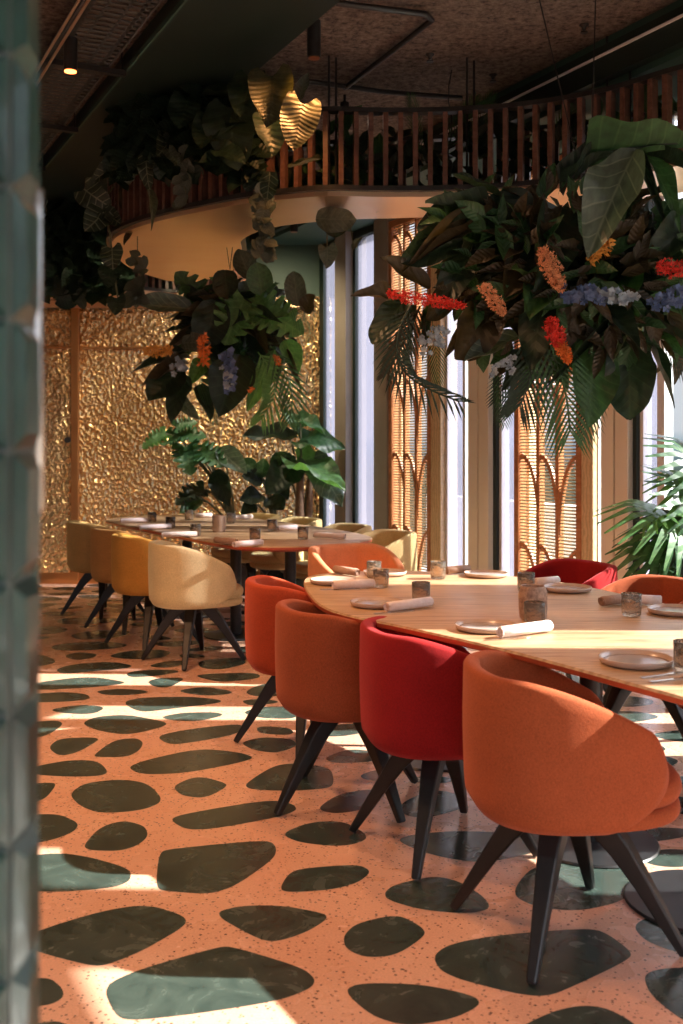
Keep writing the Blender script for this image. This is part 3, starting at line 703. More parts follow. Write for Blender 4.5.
def knife(a, b, label, grp='cutlery on the near table', fork=False):
    A_, B_ = onT(*a), onT(*b); d = B_-A_; ln = min(d.length, .24); e = MB()
    P = [(0, .004), (.35, .006), (.5, .0035), (.62, .008), (.9, .009), (1, .002)] if not fork else [(0, .006), (.3, .004), (.62, .003), (.7, .010), (1, .011)]
    V = []
    for s, w_ in P:
        for sg in (-1, 1):
            for z in (.001, .004): V.append((s*ln, sg*w_, z))
    Fc = []
    for i in range(len(P)-1):
        q = i*4; Fc += [(q, q+4, q+6, q+2), (q+1, q+3, q+7, q+5), (q, q+1, q+5, q+4), (q+2, q+6, q+7, q+3)]
    Fc += [(0, 2, 3, 1), (len(P)*4-4, len(P)*4-3, len(P)*4-1, len(P)*4-2)]
    e.add(V, Fc); o = e.obj('fork' if fork else 'knife', M['cutlery'], None, A_); o.rotation_euler = (0, 0, math.atan2(d.y, d.x)); tag(o, label, 'cutlery', grp)
plate(636, 664, 'clay plate nearest the camera, above the orange foreground chair')
plate(486, 630, 'clay plate on the near table beside the rolled napkin and amber vessel')
plate(377, 606, 'clay plate above the rust chair, half under a rolled napkin')
plate(333, 583.5, 'clay plate at the left end of the near table, behind a white napkin')
plate(486, 576.5, 'clay plate on the window side, left of the bright red chair')
plate(567, 591, 'clay plate in front of the bright red chair')
plate(676, 613.5, 'clay plate at the right edge, in front of the rust window-side chair')
plate(385, 575, 'clay plate before the peach chair, behind two tumblers')
tumbler(526, 592, 'smoked tumbler behind the amber vessel, left of the bright red chair')
tumbler(534.5, 626, 'smoked tumbler standing directly in front of the amber vessel')
tumbler(631.5, 616, 'smoked tumbler on the window side by the rust chair and napkin')
tumbler(687, 671, 'smoked tumbler cut by the right edge of the picture')
tumbler(374, 578, 'smoked tumbler at the far left end, hindmost of the pair', s=.95)
tumbler(381, 587.5, 'smoked tumbler at the far left end, front one of the pair', s=.95)
tumbler(438, 579, 'smoked tumbler standing alone near the far rim of the near table')
tumbler(421, 603, 'smoked tumbler behind the white napkin above the rust chair')
mb = MB(); mb.lathe([(.01, .001), (.040, .001), (.048, .012), (.0505, .05), (.050, .10), (.043, .122), (.038, .120), (.040, .08), (.01, .03)], 26)
o = mb.obj('candle_holder', M['amber'], None, onT(533, 620), True); tag(o, 'mottled amber-brown glass vessel in the middle of the near table', 'candle holder')
napkin((500, 639), (550, 632), 'pinkish white rolled napkin beside the amber vessel, nearest of all')
napkin((387, 613), (431, 607), 'pinkish white rolled napkin lying on the plate above the rust chair')
napkin((333, 590), (374, 588), 'white rolled napkin at the left end corner of the near table')
napkin((335, 573.5), (357, 577), 'brown rolled napkin in front of the peach chair', 'd')
napkin((447, 575), (469, 573), 'brown rolled napkin at the far rim, left of a clay plate', 'd')
napkin((536, 587), (558, 585), 'white rolled napkin in front of the bright red chair')
napkin((602, 607), (625, 604), 'brownish rolled napkin behind the tumbler by the rust chair', 'd')
napkin((627, 604.5), (662, 606), 'white rolled napkin before the rust window-side chair')
knife((484, 641), (530, 638), 'steel knife under the napkin beside the amber vessel'); knife((374, 614.5), (415, 611), 'steel knife under the napkin above the rust chair')
knife((641, 679), (690, 672), 'steel knife at the right edge beside the nearest plate'); knife((320, 590), (360, 589), 'steel knife under the white napkin at the left end')
knife((650, 683), (700, 677), 'steel fork at the right edge beside the nearest plate', fork=True)
G = 'tumblers on the far table'
for px, py, l in ((255, 541, 'tumbler at the near end of the far table, behind the napkin pair'), (303, 539.5, 'tumbler on the window side of the far table, near its right edge'), (272, 531, 'tumbler on the far table right of the ceramic beaker'),
                  (195.5, 536, 'tumbler on the far table behind the saffron chair napkin'), (170.5, 528, 'tumbler on the left of the far table above the amber chair'), (152, 522.5, 'tumbler at the far left corner of the far table'), (189, 520, 'tumbler at the far end of the far table, centre'), (231, 523.5, 'tumbler on the far table just behind the ceramic beaker')):
    tumbler(px, py, l, grp=G)
mb = MB(); mb.lathe([(.01, .001), (.042, .001), (.047, .02), (.050, .118), (.046, .119), (.043, .03), (.01, .02)], 26)
o = mb.obj('ceramic_beaker', M['plate'], None, onT(219, 532), True); tag(o, 'pink and white ceramic beaker in the middle of the far table', 'beaker')
G = 'rolled napkins on the far table'
for a, b, l, k in (((234, 548), (262, 545.5), 'rolled napkin at the near end of the far table, right one of a pair', 'l'), ((215, 543.5), (236, 545), 'rolled napkin at the near end of the far table, left one of a pair', 'd'), ((162, 538), (197, 537), 'rolled napkin behind the saffron chair', 'l'),
                   ((140, 530.5), (171, 529), 'rolled napkin behind the amber chair', 'l'), ((121, 523.5), (150, 522.5), 'rolled napkin behind the olive mustard chair', 'l'), ((314, 538), (345, 539.5), 'folded napkin at the window rim of the far table', 'l'),
                   ((278, 531), (297, 530), 'rolled napkin left of the window-side tumbler on the far table', 'l'), ((235, 520), (252, 519), 'rolled napkin at the far rim of the far table, right', 'l'), ((196, 518), (212, 517.5), 'rolled napkin at the far rim of the far table, left', 'l')):
    napkin(a, b, l, k, G)

# ================================================================== LEAVES
def uvmesh(name, V, Fc, UV, mt):
    me = bpy.data.meshes.new(name); me.from_pydata([tuple(v) for v in V], [], Fc); me.materials.append(mt)
    ul = me.uv_layers.new(name='UVMap')
    for lp in me.loops: ul.data[lp.index].uv = UV[lp.vertex_index]
    me.polygons.foreach_set('use_smooth', [True]*len(me.polygons)); me.update(); return me
def blade(prof, bend=.25, cup=.15, fold=.0, wav=0, nu=8, nv=14, notch=0, fr=0, tw=0, side=0, ph=0):
    V, UV, Fc = [], [], []
    for j in range(nv+1):
        s = j/nv; ww = prof(s); y = s; zc = -bend*s*s+bend*.15*s
        for i in range(nu+1):
            u = -1+2*i/nu
            cut = 1
            if notch and abs(u) > .45 and (j % 5 in (2, 3)) and .1 < s < .92: cut = 1-notch*(abs(u)-.3)*1.3
            x = u*ww*cut
            yy = y - (.10*abs(u)*0) + (abs(u)**1.5)*(-fr)*(1-s)
            z = zc+cup*(abs(u)**1.6)*ww*(1 if fold == 0 else fold)+wav*math.sin(s*14+i)*abs(u)*.03
            z += .10*ww*abs(u)*math.sin(s*11+ph+(2 if u > 0 else 0))
            ca, sa = math.cos(tw*s), math.sin(tw*s); zz = z-zc; x, z = x*ca-zz*sa+side*s*s, zc+x*sa*.6+zz*ca
            V.append((x, yy, z)); UV.append((u*ww*1.9, s))
    for j in range(nv):
        for i in range(nu): a = j*(nu+1)+i; Fc.append((a, a+1, a+nu+2, a+nu+1))
    return V, Fc, UV
def p_broad(s): return .5*max(.012, math.sin(PI*min(1, s**.85))**.75)
def p_round(s): return .5*max(.012, (1-abs(2*s-1)**2.3))**.5
def p_heart(s): return .5*max(.01, (max(0, math.sin(PI*(.16+.84*s)**.9))**.6))*(1 if s > .0 else .8)
def p_strap(s): return .5*max(.02, min(1, s*5)*(1-s**3))
def p_lance(s): return .5*max(.01, math.sin(PI*s**.7)**.9)
SH = {'broad': blade(p_broad, .25, .3), 'round': blade(p_round, .15, .25, wav=1), 'heart': blade(p_heart, .22, .28, fr=.16), 'strap': blade(p_strap, .35, .5, nu=4), 'lance': blade(p_lance, .3, .4, nu=4),
      'monstera': blade(p_heart, .2, .22, nv=34, nu=10, notch=.62, fr=.14), 'elephant': blade(p_heart, .30, .3, wav=2.2, nv=20, nu=10, fr=.16)}
def frond(n=15, bend=.35, ll=.42, wl=.026, ang=52):
    V, UV, Fc = [], [], []
    def rp(s): return Vector((0, s, -bend*s*s))
    for i in range(n):
        s = .12+.88*i/(n-1); p = rp(s); l = ll*(math.sin(PI*(.12+.80*s))**.7)
        for sg in (-1, 1):
            a = math.radians(ang*(1-.45*s)); d = Vector((sg*math.sin(a), math.cos(a), -.22)).normalized(); t = Vector((-d.y*sg, d.x*sg, 0)).normalized()*wl/2
            k = len(V); V += [p-t*.4, p+t*.4, p+d*l*.5+t+Vector((0, 0, .01)), p+d*l*.5-t+Vector((0, 0, .01)), p+d*l+Vector((0, 0, -.10*l))]
            UV += [(0.5, 0), (.5, .0), (.5, .5), (.5, .5), (.5, 1)]; Fc += [(k, k+1, k+2, k+3), (k+3, k+2, k+4)]
    for i in range(12):
        s0, s1 = i/12, (i+1)/12; r = .008*(1-s0*.7); k = len(V); a, b = rp(s0), rp(s1)
        V += [a+Vector((-r, 0, 0)), a+Vector((r, 0, 0)), b+Vector((r, 0, 0)), b+Vector((-r, 0, 0)), a+Vector((0, 0, -r)), b+Vector((0, 0, -r))]; UV += [(0, s0)]*6
        Fc += [(k, k+1, k+2, k+3), (k, k+3, k+5, k+4), (k+1, k+4, k+5, k+2)]
    return V, Fc, UV
VAR = {}
for kk, a in {'broad': (p_broad, .25, .3), 'round': (p_round, .15, .25), 'heart': (p_heart, .22, .28), 'strap': (p_strap, .35, .5), 'lance': (p_lance, .3, .4), 'elephant': (p_heart, .3, .3)}.items():
    VAR[kk] = [blade(a[0], a[1]*b, a[2]*c, nu=4 if kk in ('strap', 'lance') else 8, wav=.6+(1.6 if kk == 'elephant' else 0), fr=.16 if kk in ('heart', 'elephant') else 0, tw=t, side=sd, ph=p_) for b, c, t, sd, p_ in ((1, 1, .3, .08, 0), (1.7, .6, -.5, -.12, 1.5), (.5, 1.4, .7, .15, 3), (-.3, .9, -.2, -.06, 4.5))]
SH['frond'] = frond(); SH['frond_wide'] = frond(15, .3, .58, .030, 42)
def fan(n=11, sp=150):
    V, UV, Fc = [], [], []
    for i in range(n):
        a = math.radians(-sp/2+sp*i/(n-1)); d = Vector((math.sin(a), math.cos(a), 0)); l = 1-.15*abs(a)/1.3; t = Vector((d.y, -d.x, 0))*.058
        k = len(V)
        for s, ww in ((.0, .15), (.3, .8), (.65, 1), (1, .25)):
            q = d*l*s+Vector((0, 0, -.55*s*s*s+.06*s)); V += [q-t*ww, q+t*ww]; UV += [(.3, s), (.5, s)]
        for j in range(3): b = k+2*j; Fc.append((b, b+1, b+3, b+2))
    return V, Fc, UV
SH['fan'] = fan()
LM = {}
lc = [0]
def leafmesh(kind, mt):
    lc[0] += 1; v = lc[0] % 4 if kind in VAR else 0
    if (kind, mt, v) not in LM: LM[(kind, mt, v)] = uvmesh(kind+'_leaf', *(VAR[kind][v] if kind in VAR else SH[kind]), M[mt])
    return LM[(kind, mt, v)]
PARTN = {'broad': 'broad_leaf', 'round': 'rounded_leaf', 'heart': 'heart_leaf', 'strap': 'strap_leaf', 'lance': 'lance_leaf', 'monstera': 'split_leaf', 'elephant': 'broad_leaf', 'frond': 'palm_frond', 'frond_wide': 'palm_frond', 'fan': 'fan_leaf'}
def frame(base, tip, nh, wd):
    y = tip-base; ln = y.length; y = y/ln; z = Vector(nh); z = z-y*z.dot(y)
    if z.length < 1e-3: z = Vector((1, 0, 0)).cross(y)
    z.normalize(); x = y.cross(z)
    return Matrix(((x.x*wd, y.x*ln, z.x*ln, base.x), (x.y*wd, y.y*ln, z.y*ln, base.y), (x.z*wd, y.z*ln, z.z*ln, base.z), (0, 0, 0, 1)))
def leaf(root, kind, mt, base, tip, wd, nh=(0, -1, .35)):
    if kind in ('frond', 'frond_wide', 'fan'): wd = (tip-base).length*wd
    o = link(PARTN[kind], leafmesh(kind, mt), root); M4 = frame(base-root.location, tip-root.location, nh, wd)
    # keep z scale moderate
    o.matrix_local = M4; return o
def lpx(root, kind, mt, b, t, wpx, Y, dY=-.05, nh=(0, -1, .35)):
    """leaf from image-measured base and tip at distance Y; width given in pixels"""
    return leaf(root, kind, mt, W(b[0], b[1], Y), W(t[0], t[1], Y+dY), wpx/F*Y if kind not in ('frond', 'frond_wide', 'fan') else wpx, nh)
def mass(root, name, specs, mt, parent_loc):
    """one foliage mesh from many small leaves: specs = (kind, base, tip, width, normal)"""
    V, Fc, UV = [], [], []
    for kind, b, t, wd, nh in specs:
        v, f, u = SH[kind]; Mx = frame(b-parent_loc, t-parent_loc, nh, wd); k = len(V)
        V += [Mx @ Vector(q) for q in v]; UV += u; Fc += [[i+k for i in ff] for ff in f]
    me = uvmesh(name, V, Fc, UV, M[mt]); return link(name, me, root)
SH['small'] = blade(p_heart, .2, .3, nu=2, nv=4, fr=.1); SH['smalll'] = blade(p_lance, .2, .3, nu=2, nv=4)
def curved_frond(root, pts, ll, n, mt, nh, wl=.012):
    P = catmull(pts, 6); V, Fc, UV = [], [], []; org = root.location; nh = Vector(nh).normalized(); tot = len(P)-1
    for i in range(n):
        s = .08+.92*i/(n-1); f = s*tot; j = min(int(f), tot-1); p = P[j].lerp(P[j+1], f-j); t = (P[j+1]-P[j]).normalized(); sd = t.cross(nh).normalized(); l = ll*(math.sin(PI*(.15+.75*s))**.6)
        for sg in (-1, 1):
            d = (sd*sg*.8+t*(.45+.6*s)+Vector((0, 0, -.35))).normalized(); w_ = d.cross(nh).normalized()*wl/2; k = len(V)
            V += [p-w_*.5-org, p+w_*.5-org, p+d*l*.5+w_-org, p+d*l*.5-w_-org, p+d*l+Vector((0, 0, -.12*l))-org]; UV += [(.5, 0), (.5, 0), (.5, .5), (.5, .5), (.5, 1)]; Fc += [(k, k+1, k+2, k+3), (k+3, k+2, k+4)]
    for a, b in zip(P, P[1:]):
        sd = (b-a).cross(nh).normalized()*.004; k = len(V); V += [a-sd-org, a+sd-org, b+sd-org, b-sd-org, a-nh*.006-org, b-nh*.006-org]; UV += [(0, .5)]*6; Fc += [(k, k+1, k+2, k+3), (k, k+3, k+5, k+4), (k+1, k+4, k+5, k+2)]
    return link('palm_frond', uvmesh('palm_frond', V, Fc, UV, M[mt]), root)
def spike(root, a, b, r, mt, n=120, seed=1, name='flower_spike', petal=.018):
    rg = random.Random(seed); mb = MB(); a = a-root.location; b = b-root.location; ax = (b-a); ln = ax.length; ax.normalize()
    x = ax.orthogonal().normalized(); y = ax.cross(x); mb.tube([a, b], .004, 5)
    for i in range(int(n*.8)):
        s = (i+.5)/(n*.8); an = i*2.4+rg.uniform(-.3, .3); rr = r*(math.sin(PI*min(1, .10+.88*s))**.6)*rg.uniform(.35, 1.25); d = (x*math.cos(an)+y*math.sin(an)+ax*.5*rg.uniform(-.2, 1.5)).normalized()
        p = a+ax*ln*s; q = p+d*rr; sd = d.orthogonal().normalized(); up = d.cross(sd); a0 = rg.uniform(0, 3); pl = petal*rg.uniform(.45, .8)
        for k in range(4):
            e1 = sd*math.cos(a0+k*PI/2)+up*math.sin(a0+k*PI/2); e2 = d.cross(e1)
            mb.add([q-d*pl*.3, q+e1*pl*.6+e2*pl*.35+d*pl*.3, q+e1*pl*1.1+d*pl*.7, q+e1*pl*.6-e2*pl*.35+d*pl*.3], [(0, 1, 2, 3)])
    return mb.obj(name, M[mt], root, smooth=False)
def blossoms(root, pts, r, mt, seed=1, name='flower_cluster'):
    rg = random.Random(seed); mb = MB()
    for p in pts:
        p = p-root.location; n = Vector((rg.uniform(-.6, .6), -1, rg.uniform(-.5, .7))).normalized(); x = n.orthogonal().normalized(); y = n.cross(x)
        for k in range(5):
            a = k*2*PI/5+rg.uniform(-.2, .2); d = x*math.cos(a)+y*math.sin(a); t = x*-math.sin(a)+y*math.cos(a)
            mb.add([p, p+d*r*.6+t*r*.4+n*r*.25, p+d*r+n*r*.3, p+d*r*.6-t*r*.4+n*r*.25], [(0, 1, 2, 3)])
    return mb.obj(name, M[mt], root)
def along(a, b, n, r, rg): return [a+(b-a)*((i+.5)/n)+Vector((rg.uniform(-r, r), rg.uniform(-r, r), rg.uniform(-r, r))) for i in range(n)]
def cords(root, tops, bot):
    for (x, y) in tops:
        mb = MB(); mb.tube([Vector((x, y, ZC))-root.location, bot-root.location], .003, 6); mb.obj('hanging_cord', M['black'], root)

# ---- big hanging arrangement over the near table
YB = 4.5
hb = thing('hanging_flower_arrangement', 'large hanging cloud of dark leaves with red, peach and blue flowers over the near table', 'hanging plants', W(540, 270, YB+.1))
rg = random.Random(11)
cen = W(545, 265, YB+.15)
def fill(root, cen, rad, kinds, n, seed, lmin, lmax, out=.35):
    rg = random.Random(seed)
    for i in range(n):
        z = rg.uniform(-1, 1); a = rg.uniform(0, 2*PI); r = math.sqrt(1-z*z); d = Vector((r*math.cos(a), r*math.sin(a), z))
        k, mt, wf = rg.choice(kinds); ln = rg.uniform(lmin, lmax); s = rg.uniform(.35, .85)
        b = cen+Vector((d.x*rad[0], d.y*rad[1], d.z*rad[2]))*s*(1-out)
        dd = (Vector((d.x*rad[0], d.y*rad[1], d.z*rad[2])).normalized()+Vector((0, -.15, -.15))+Vector((rg.uniform(-.4, .4), rg.uniform(-.4, .4), rg.uniform(-.4, .4)))).normalized()
        t = b+dd*ln; nh = (d*.7+Vector((rg.uniform(-.5, .5), -.9, .5+rg.uniform(-.3, .4)))).normalized()
        leaf(root, k, mt, b, t, ln*wf if k not in ('frond', 'frond_wide', 'fan') else wf, nh)
KB = [('broad', 'l_dark', .5), ('broad', 'l_dark', .45), ('broad', 'l_brown', .5), ('strap', 'l_dark', .12), ('round', 'l_dark', .7), ('lance', 'l_dark', .2), ('broad', 'l_green', .45)]
fill(hb, cen, (.62, .40, .36), KB, 84, 21, .18, .36)
fill(hb, W(640, 265, YB+.1), (.45, .35, .34), KB, 34, 22, .22, .38)
specs = []
for i in range(420):
    z = rg.uniform(-1, 1); a = rg.uniform(0, 6.28); r = math.sqrt(1-z*z); d = Vector((r*math.cos(a), r*math.sin(a), z)); s = rg.uniform(.1, .9)
    c = cen+Vector((rg.uniform(-.1, .45), 0, 0)); b = c+Vector((d.x*.48, d.y*.28, d.z*.27))*s; l = rg.uniform(.07, .16)
    t = b+(d+Vector((rg.uniform(-.6, .6), rg.uniform(-.6, .3), rg.uniform(-.6, .4)))).normalized()*l; specs.append(('small', b, t, l*.6, (d+Vector((0, -.5, .4)))))
mass(hb, 'foliage', specs, 'l_dark', hb.location)
for nm, mtx, cnt, sd in (('small_brown_foliage', 'l_brown', 150, 41), ('small_green_foliage', 'l_green', 130, 42)):
    rg2 = random.Random(sd); sp2 = []
    for i in range(cnt):
        a = rg2.uniform(0, 6.28); r = rg2.random()**.5; b = W(545+r*math.cos(a)*140+rg2.uniform(0, 60), 275+r*math.sin(a)*95, YB-.12-.22*(1-r*r)+rg2.uniform(-.04, .06)); l = rg2.uniform(.07, .17); u = Vector((math.cos(a)*.7+rg2.uniform(-.8, .8), rg2.uniform(-.5, .2), -math.sin(a)*.7+rg2.uniform(-.8, .5))).normalized()
        sp2.append((rg2.choice(('small', 'smalll', 'smalll')), b, b+u*l, l*rg2.uniform(.25, .55), (rg2.uniform(-.7, .7), -1, rg2.uniform(0, .9))))
    mass(hb, nm, sp2, mtx, hb.location)
for k, mt, b, t, wd, dy, nh in [
    ('broad', 'l_dark', (500, 196), (450, 178), 34, -.1, (0, -.6, .9)), ('broad', 'l_dark', (498, 192), (523, 240), 60, -.1, (0, -1, .3)),
    ('strap', 'l_dark', (575, 180), (645, 112), 9, -.2, (0, -.6, .9)), ('strap', 'l_green', (580, 170), (700, 130), 11, -.2, (0, -.7, .7)), ('strap', 'l_dark', (560, 190), (610, 135), 12, -.1, (0, -.6, .9)), ('strap', 'l_dark', (640, 155), (662, 213), 12, -.2, (-.5, -1, .3)),
    ('strap', 'l_green', (640, 155), (690, 200), 16, -.2, (.2, -1, .3)), ('strap', 'l_dark', (646, 160), (700, 165), 14, -.2, (0, -.8, .7)),
    ('strap', 'l_dark', (495, 208), (424, 210), 7, -.15, (0, -.5, 1)), ('strap', 'l_brown', (500, 222), (404, 246), 9, -.15, (0, -.7, .7)), ('strap', 'l_dark', (500, 215), (420, 226), 8, -.15, (0, -.7, .7)),
    ('broad', 'l_dark', (462, 240), (402, 262), 38, -.1, (0, -1, .5)), ('broad', 'l_brown', (430, 288), (378, 258), 26, -.1, (0, -1, .5)), ('broad', 'l_brown', (405, 302), (356, 287), 17, -.1, (0, -.7, .8)),
    ('round', 'l_dark', (406, 300), (372, 336), 30, -.1, (0, -1, .2)), ('round', 'l_brown', (490, 305), (462, 360), 46, -.12, (0, -1, .2)), ('broad', 'l_brown', (530, 240), (500, 300), 36, -.2, (.3, -1, .2)),
    ('strap', 'l_dark', (412, 305), (408, 350), 8, -.1, (0, -1, .2)), ('strap', 'l_dark', (428, 305), (424, 348), 10, -.1, (0, -1, .2)), ('broad', 'l_dark', (560, 210), (545, 285), 52, -.3, (0, -1, .2)),
    ('broad', 'l_silver', (520, 335), (462, 364), 26, -.1, (0, -.8, .6)), ('broad', 'l_green', (590, 340), (597, 418), 52, -.2, (0, -1, .1)), ('round', 'l_dark', (628, 335), (630, 408), 48, -.2, (0, -1, .1)),
    ('lance', 'l_dark', (648, 345), (678, 403), 12, -.15, (0, -1, .2)), ('lance', 'l_silver', (622, 330), (610, 366), 7, -.25, (0, -1, .2)), ('strap', 'l_dark', (612, 325), (556, 374), 9, -.25, (0, -1, .3)),
    ('lance', 'l_green', (660, 335), (700, 352), 18, -.2, (0, -1, .4)), ('lance', 'l_dark', (640, 320), (700, 345), 12, -.2, (0, -1, .4)), ('broad', 'l_green', (548, 270), (525, 325), 36, -.3, (0, -1, .3)),
    ('broad', 'l_dark', (700, 215), (645, 262), 34, -.2, (0, -1, .4)), ('heart', 'l_dark', (545, 285), (535, 345), 44, -.3, (0, -1, .2)), ('broad', 'l_dark', (520, 350), (505, 390), 20, -.1, (0, -1, .2)), ('broad', 'l_brown', (510, 365), (487, 380), 12, -.1, (0, -1, .4)),
    ('broad', 'l_dark', (590, 300), (640, 330), 30, -.3, (0, -1, .4)), ('broad', 'l_dark', (470, 255), (440, 300), 34, -.15, (0, -1, .2)), ('round', 'l_brown', (455, 285), (430, 320), 26, -.1, (0, -1, .2))]:
    lpx(hb, k, mt, b, t, wd, YB-.15, dy, nh)
curved_frond(hb, [W(x, y, YB-.3) for x, y in ((412, 303), (401, 325), (397, 350), (405, 372), (427, 388), (458, 401))], .15, 22, 'l_dark', (.1, -1, .1), .010)
curved_frond(hb, [W(x, y, YB-.2) for x, y in ((420, 306), (410, 330), (400, 350), (388, 372))], .12, 16, 'l_brown', (.3, -1, .1), .013)
curved_frond(hb, [W(x, y, YB-.3) for x, y in ((545, 330), (556, 360), (566, 395), (570, 430))], .24, 15, 'l_green', (0, -1, .1), .012)
curved_frond(hb, [W(x, y, YB-.3) for x, y in ((535, 330), (533, 360), (528, 385), (520, 405))], .20, 13, 'l_dark', (0, -1, .1), .012)
for b, t, k, mt, nh in ( ((432, 318), (440, 375), 'frond', 'l_green', (0, -1, .2)), ((500, 355), (508, 418), 'frond', 'l_green', (0, -1, .2)),
                        ((530, 325), (500, 395), 'frond', 'l_dark', (0, -1, .1)), ((600, 335), (592, 432), 'frond', 'l_dark', (0, -1, .1)), ((640, 320), (700, 372), 'frond', 'l_dark', (0, -1, .2))):
    lpx(hb, k, mt, b, t, .75, YB-.12, -.05, nh)
lpx(hb, 'broad', 'l_silver', (636, 150), (588, 243), 52, YB-.42, -.15, (-.5, -1, .3))
YF = YB-.50
spike(hb, W(386, 293, YF+.15), W(464, 306, YF+.1), .024, 'f_red', 300, 1, petal=.013)
spike(hb, W(482, 284, YF), W(504, 314, YF), .028, 'f_peach', 240, 2, petal=.012)
spike(hb, W(541, 247, YF), W(562, 290, YF), .034, 'f_peach', 380, 3, petal=.013)
spike(hb, W(548, 318, YF), W(560, 345, YF), .032, 'f_red', 230, 4, petal=.014); spike(hb, W(558, 340, YF), W(569, 362, YF), .022, 'f_orange', 150, 5, petal=.013)
spike(hb, W(656, 266, YF), W(700, 273, YF), .03, 'f_red', 240, 6, petal=.014)
spike(hb, W(590, 262, YF+.1), W(608, 240, YF+.1), .03, 'f_ochre', 40, 7, petal=.03)
blossoms(hb, along(W(566, 293, YF), W(610, 296, YF), 60, .028, rg), .018, 'f_blue', 1); blossoms(hb, along(W(600, 297, YF-.02), W(634, 299, YF-.02), 26, .026, rg), .02, 'f_paleblue', 2)
blossoms(hb, along(W(655, 304, YF), W(690, 292, YF), 44, .028, rg), .018, 'f_blue', 3); blossoms(hb, along(W(426, 346, YF+.2), W(443, 334, YF+.2), 40, .035, rg), .014, 'f_paleblue', 4)
blossoms(hb, along(W(495, 372, YF+.2), W(515, 362, YF+.2), 20, .03, rg), .014, 'f_paleblue', 5)
cords(hb, ((.82, 4.68), (1.12, 4.6)), W(590, 215, 4.6))

# ---- middle hanging arrangement over the far table
YM = 7.5
hm = thing('hanging_flower_arrangement', 'smaller hanging cluster of leaves and a bright palm frond over the far table', 'hanging plants', W(225, 330, YM))
KM = [('broad', 'l_dark', .5), ('broad', 'l_green', .45), ('round', 'l_dark', .7), ('strap', 'l_dark', .12), ('lance', 'l_brown', .2), ('monstera', 'l_green', .8), ('broad', 'l_grey', .5)]
fill(hm, W(230, 330, YM+.1), (.52, .35, .45), KM+[('broad', 'l_bright', .5), ('frond', 'l_green', .8)], 66, 31, .20, .38)
specs = []; cm_ = W(232, 325, YM+.1)
for i in range(260):
    z = rg.uniform(-1, 1); a = rg.uniform(0, 6.28); r = math.sqrt(1-z*z); d = Vector((r*math.cos(a), r*math.sin(a), z)); b = cm_+Vector((d.x*.40, d.y*.25, d.z*.36))*rg.uniform(.1, .95); l = rg.uniform(.08, .18)
    specs.append(('small', b, b+(d+Vector((rg.uniform(-.6, .6), rg.uniform(-.6, .3), rg.uniform(-.6, .4)))).normalized()*l, l*.6, (d+Vector((0, -.5, .4)))))
mass(hm, 'foliage', specs, 'l_dark', hm.location)
for k, mt, b, t, wd, dy, nh in [
    ('broad', 'l_silver', (194, 309), (130, 304), 26, -.1, (0, -1, .5)), ('round', 'l_dark', (215, 300), (208, 345), 38, -.1, (0, -1, .2)), ('monstera', 'l_bright', (245, 298), (224, 342), 48, -.1, (0, -1, .2)), ('monstera', 'l_bright', (255, 306), (302, 330), 46, -.1, (0, -1, .3)),  # both monstera leaves take the brighter green in place of more light on them
    ('round', 'l_green', (262, 295), (258, 262), 26, -.1, (0, -1, .2)), ('round', 'l_grey', (298, 306), (292, 272), 22, -.05, (0, -1, .2)), ('round', 'l_grey', (182, 343), (204, 342), 18, -.2, (0, -1, .2)), ('round', 'l_brown', (305, 312), (312, 294), 18, -.1, (0, -1, .2)),
    ('broad', 'l_grey', (250, 280), (240, 250), 24, .1, (0, -1, .2)), ('lance', 'l_dark', (190, 358), (134, 362), 10, -.2, (0, -.8, .6)), ('lance', 'l_dark', (190, 352), (138, 350), 9, -.2, (0, -.8, .6)), ('lance', 'l_brown', (188, 364), (142, 382), 10, -.2, (0, -.8, .6)),
    ('broad', 'l_dark', (182, 368), (146, 402), 36, -.2, (0, -1, .2)), ('broad', 'l_dark', (240, 355), (222, 410), 46, -.25, (0, -1, .2)), ('broad', 'l_dark', (186, 375), (168, 412), 26, -.2, (0, -1, .2)), ('broad', 'l_bright', (285, 340), (300, 372), 22, -.1, (0, -1, .2)),
    ('broad', 'l_bright', (275, 350), (245, 412), 20, -.1, (.3, -1, .2)), ('lance', 'l_brown', (285, 352), (300, 385), 9, -.2, (0, -1, .2)), ('broad', 'l_silver', (178, 398), (192, 412), 14, -.2, (0, -1, .2)), ('broad', 'l_dark', (200, 385), (212, 418), 16, -.2, (0, -1, .2)), ('round', 'l_dark', (225, 270), (226, 300), 26, -.1, (0, -1, .2))]:
    lpx(hm, k, mt, b, t, wd, YM-.2, dy, nh)
curved_frond(hm, [W(x, y, YM-.5) for x, y in ((258, 352), (272, 372), (274, 395), (262, 418))], .22, 14, 'l_bright', (0, -1, .1), .018)
curved_frond(hm, [W(x, y, YM-.5) for x, y in ((268, 350), (285, 372), (292, 395), (290, 420))], .2, 12, 'l_green', (0, -1, .1), .016)
for b, t, k, mt in ( ((200, 375), (212, 418), 'frond', 'l_green'), ((290, 300), (308, 335), 'frond', 'l_green')):
    lpx(hm, k, mt, b, t, .8, YM-.32, -.05, (0, -1, .1))
spike(hm, W(204, 366, YM-.5), W(203, 336, YM-.5), .04, 'f_orange', 40, 8, petal=.04); spike(hm, W(275, 355, YM-.5), W(279, 365, YM-.5), .015, 'f_orange', 14, 9, petal=.025)
spike(hm, W(172, 350, YM-.5), W(146, 352, YM-.5), .03, 'f_ochre', 50, 10, petal=.035); spike(hm, W(248, 392, YM-.5), W(253, 388, YM-.5), .012, 'f_orange', 10, 11, petal=.02)
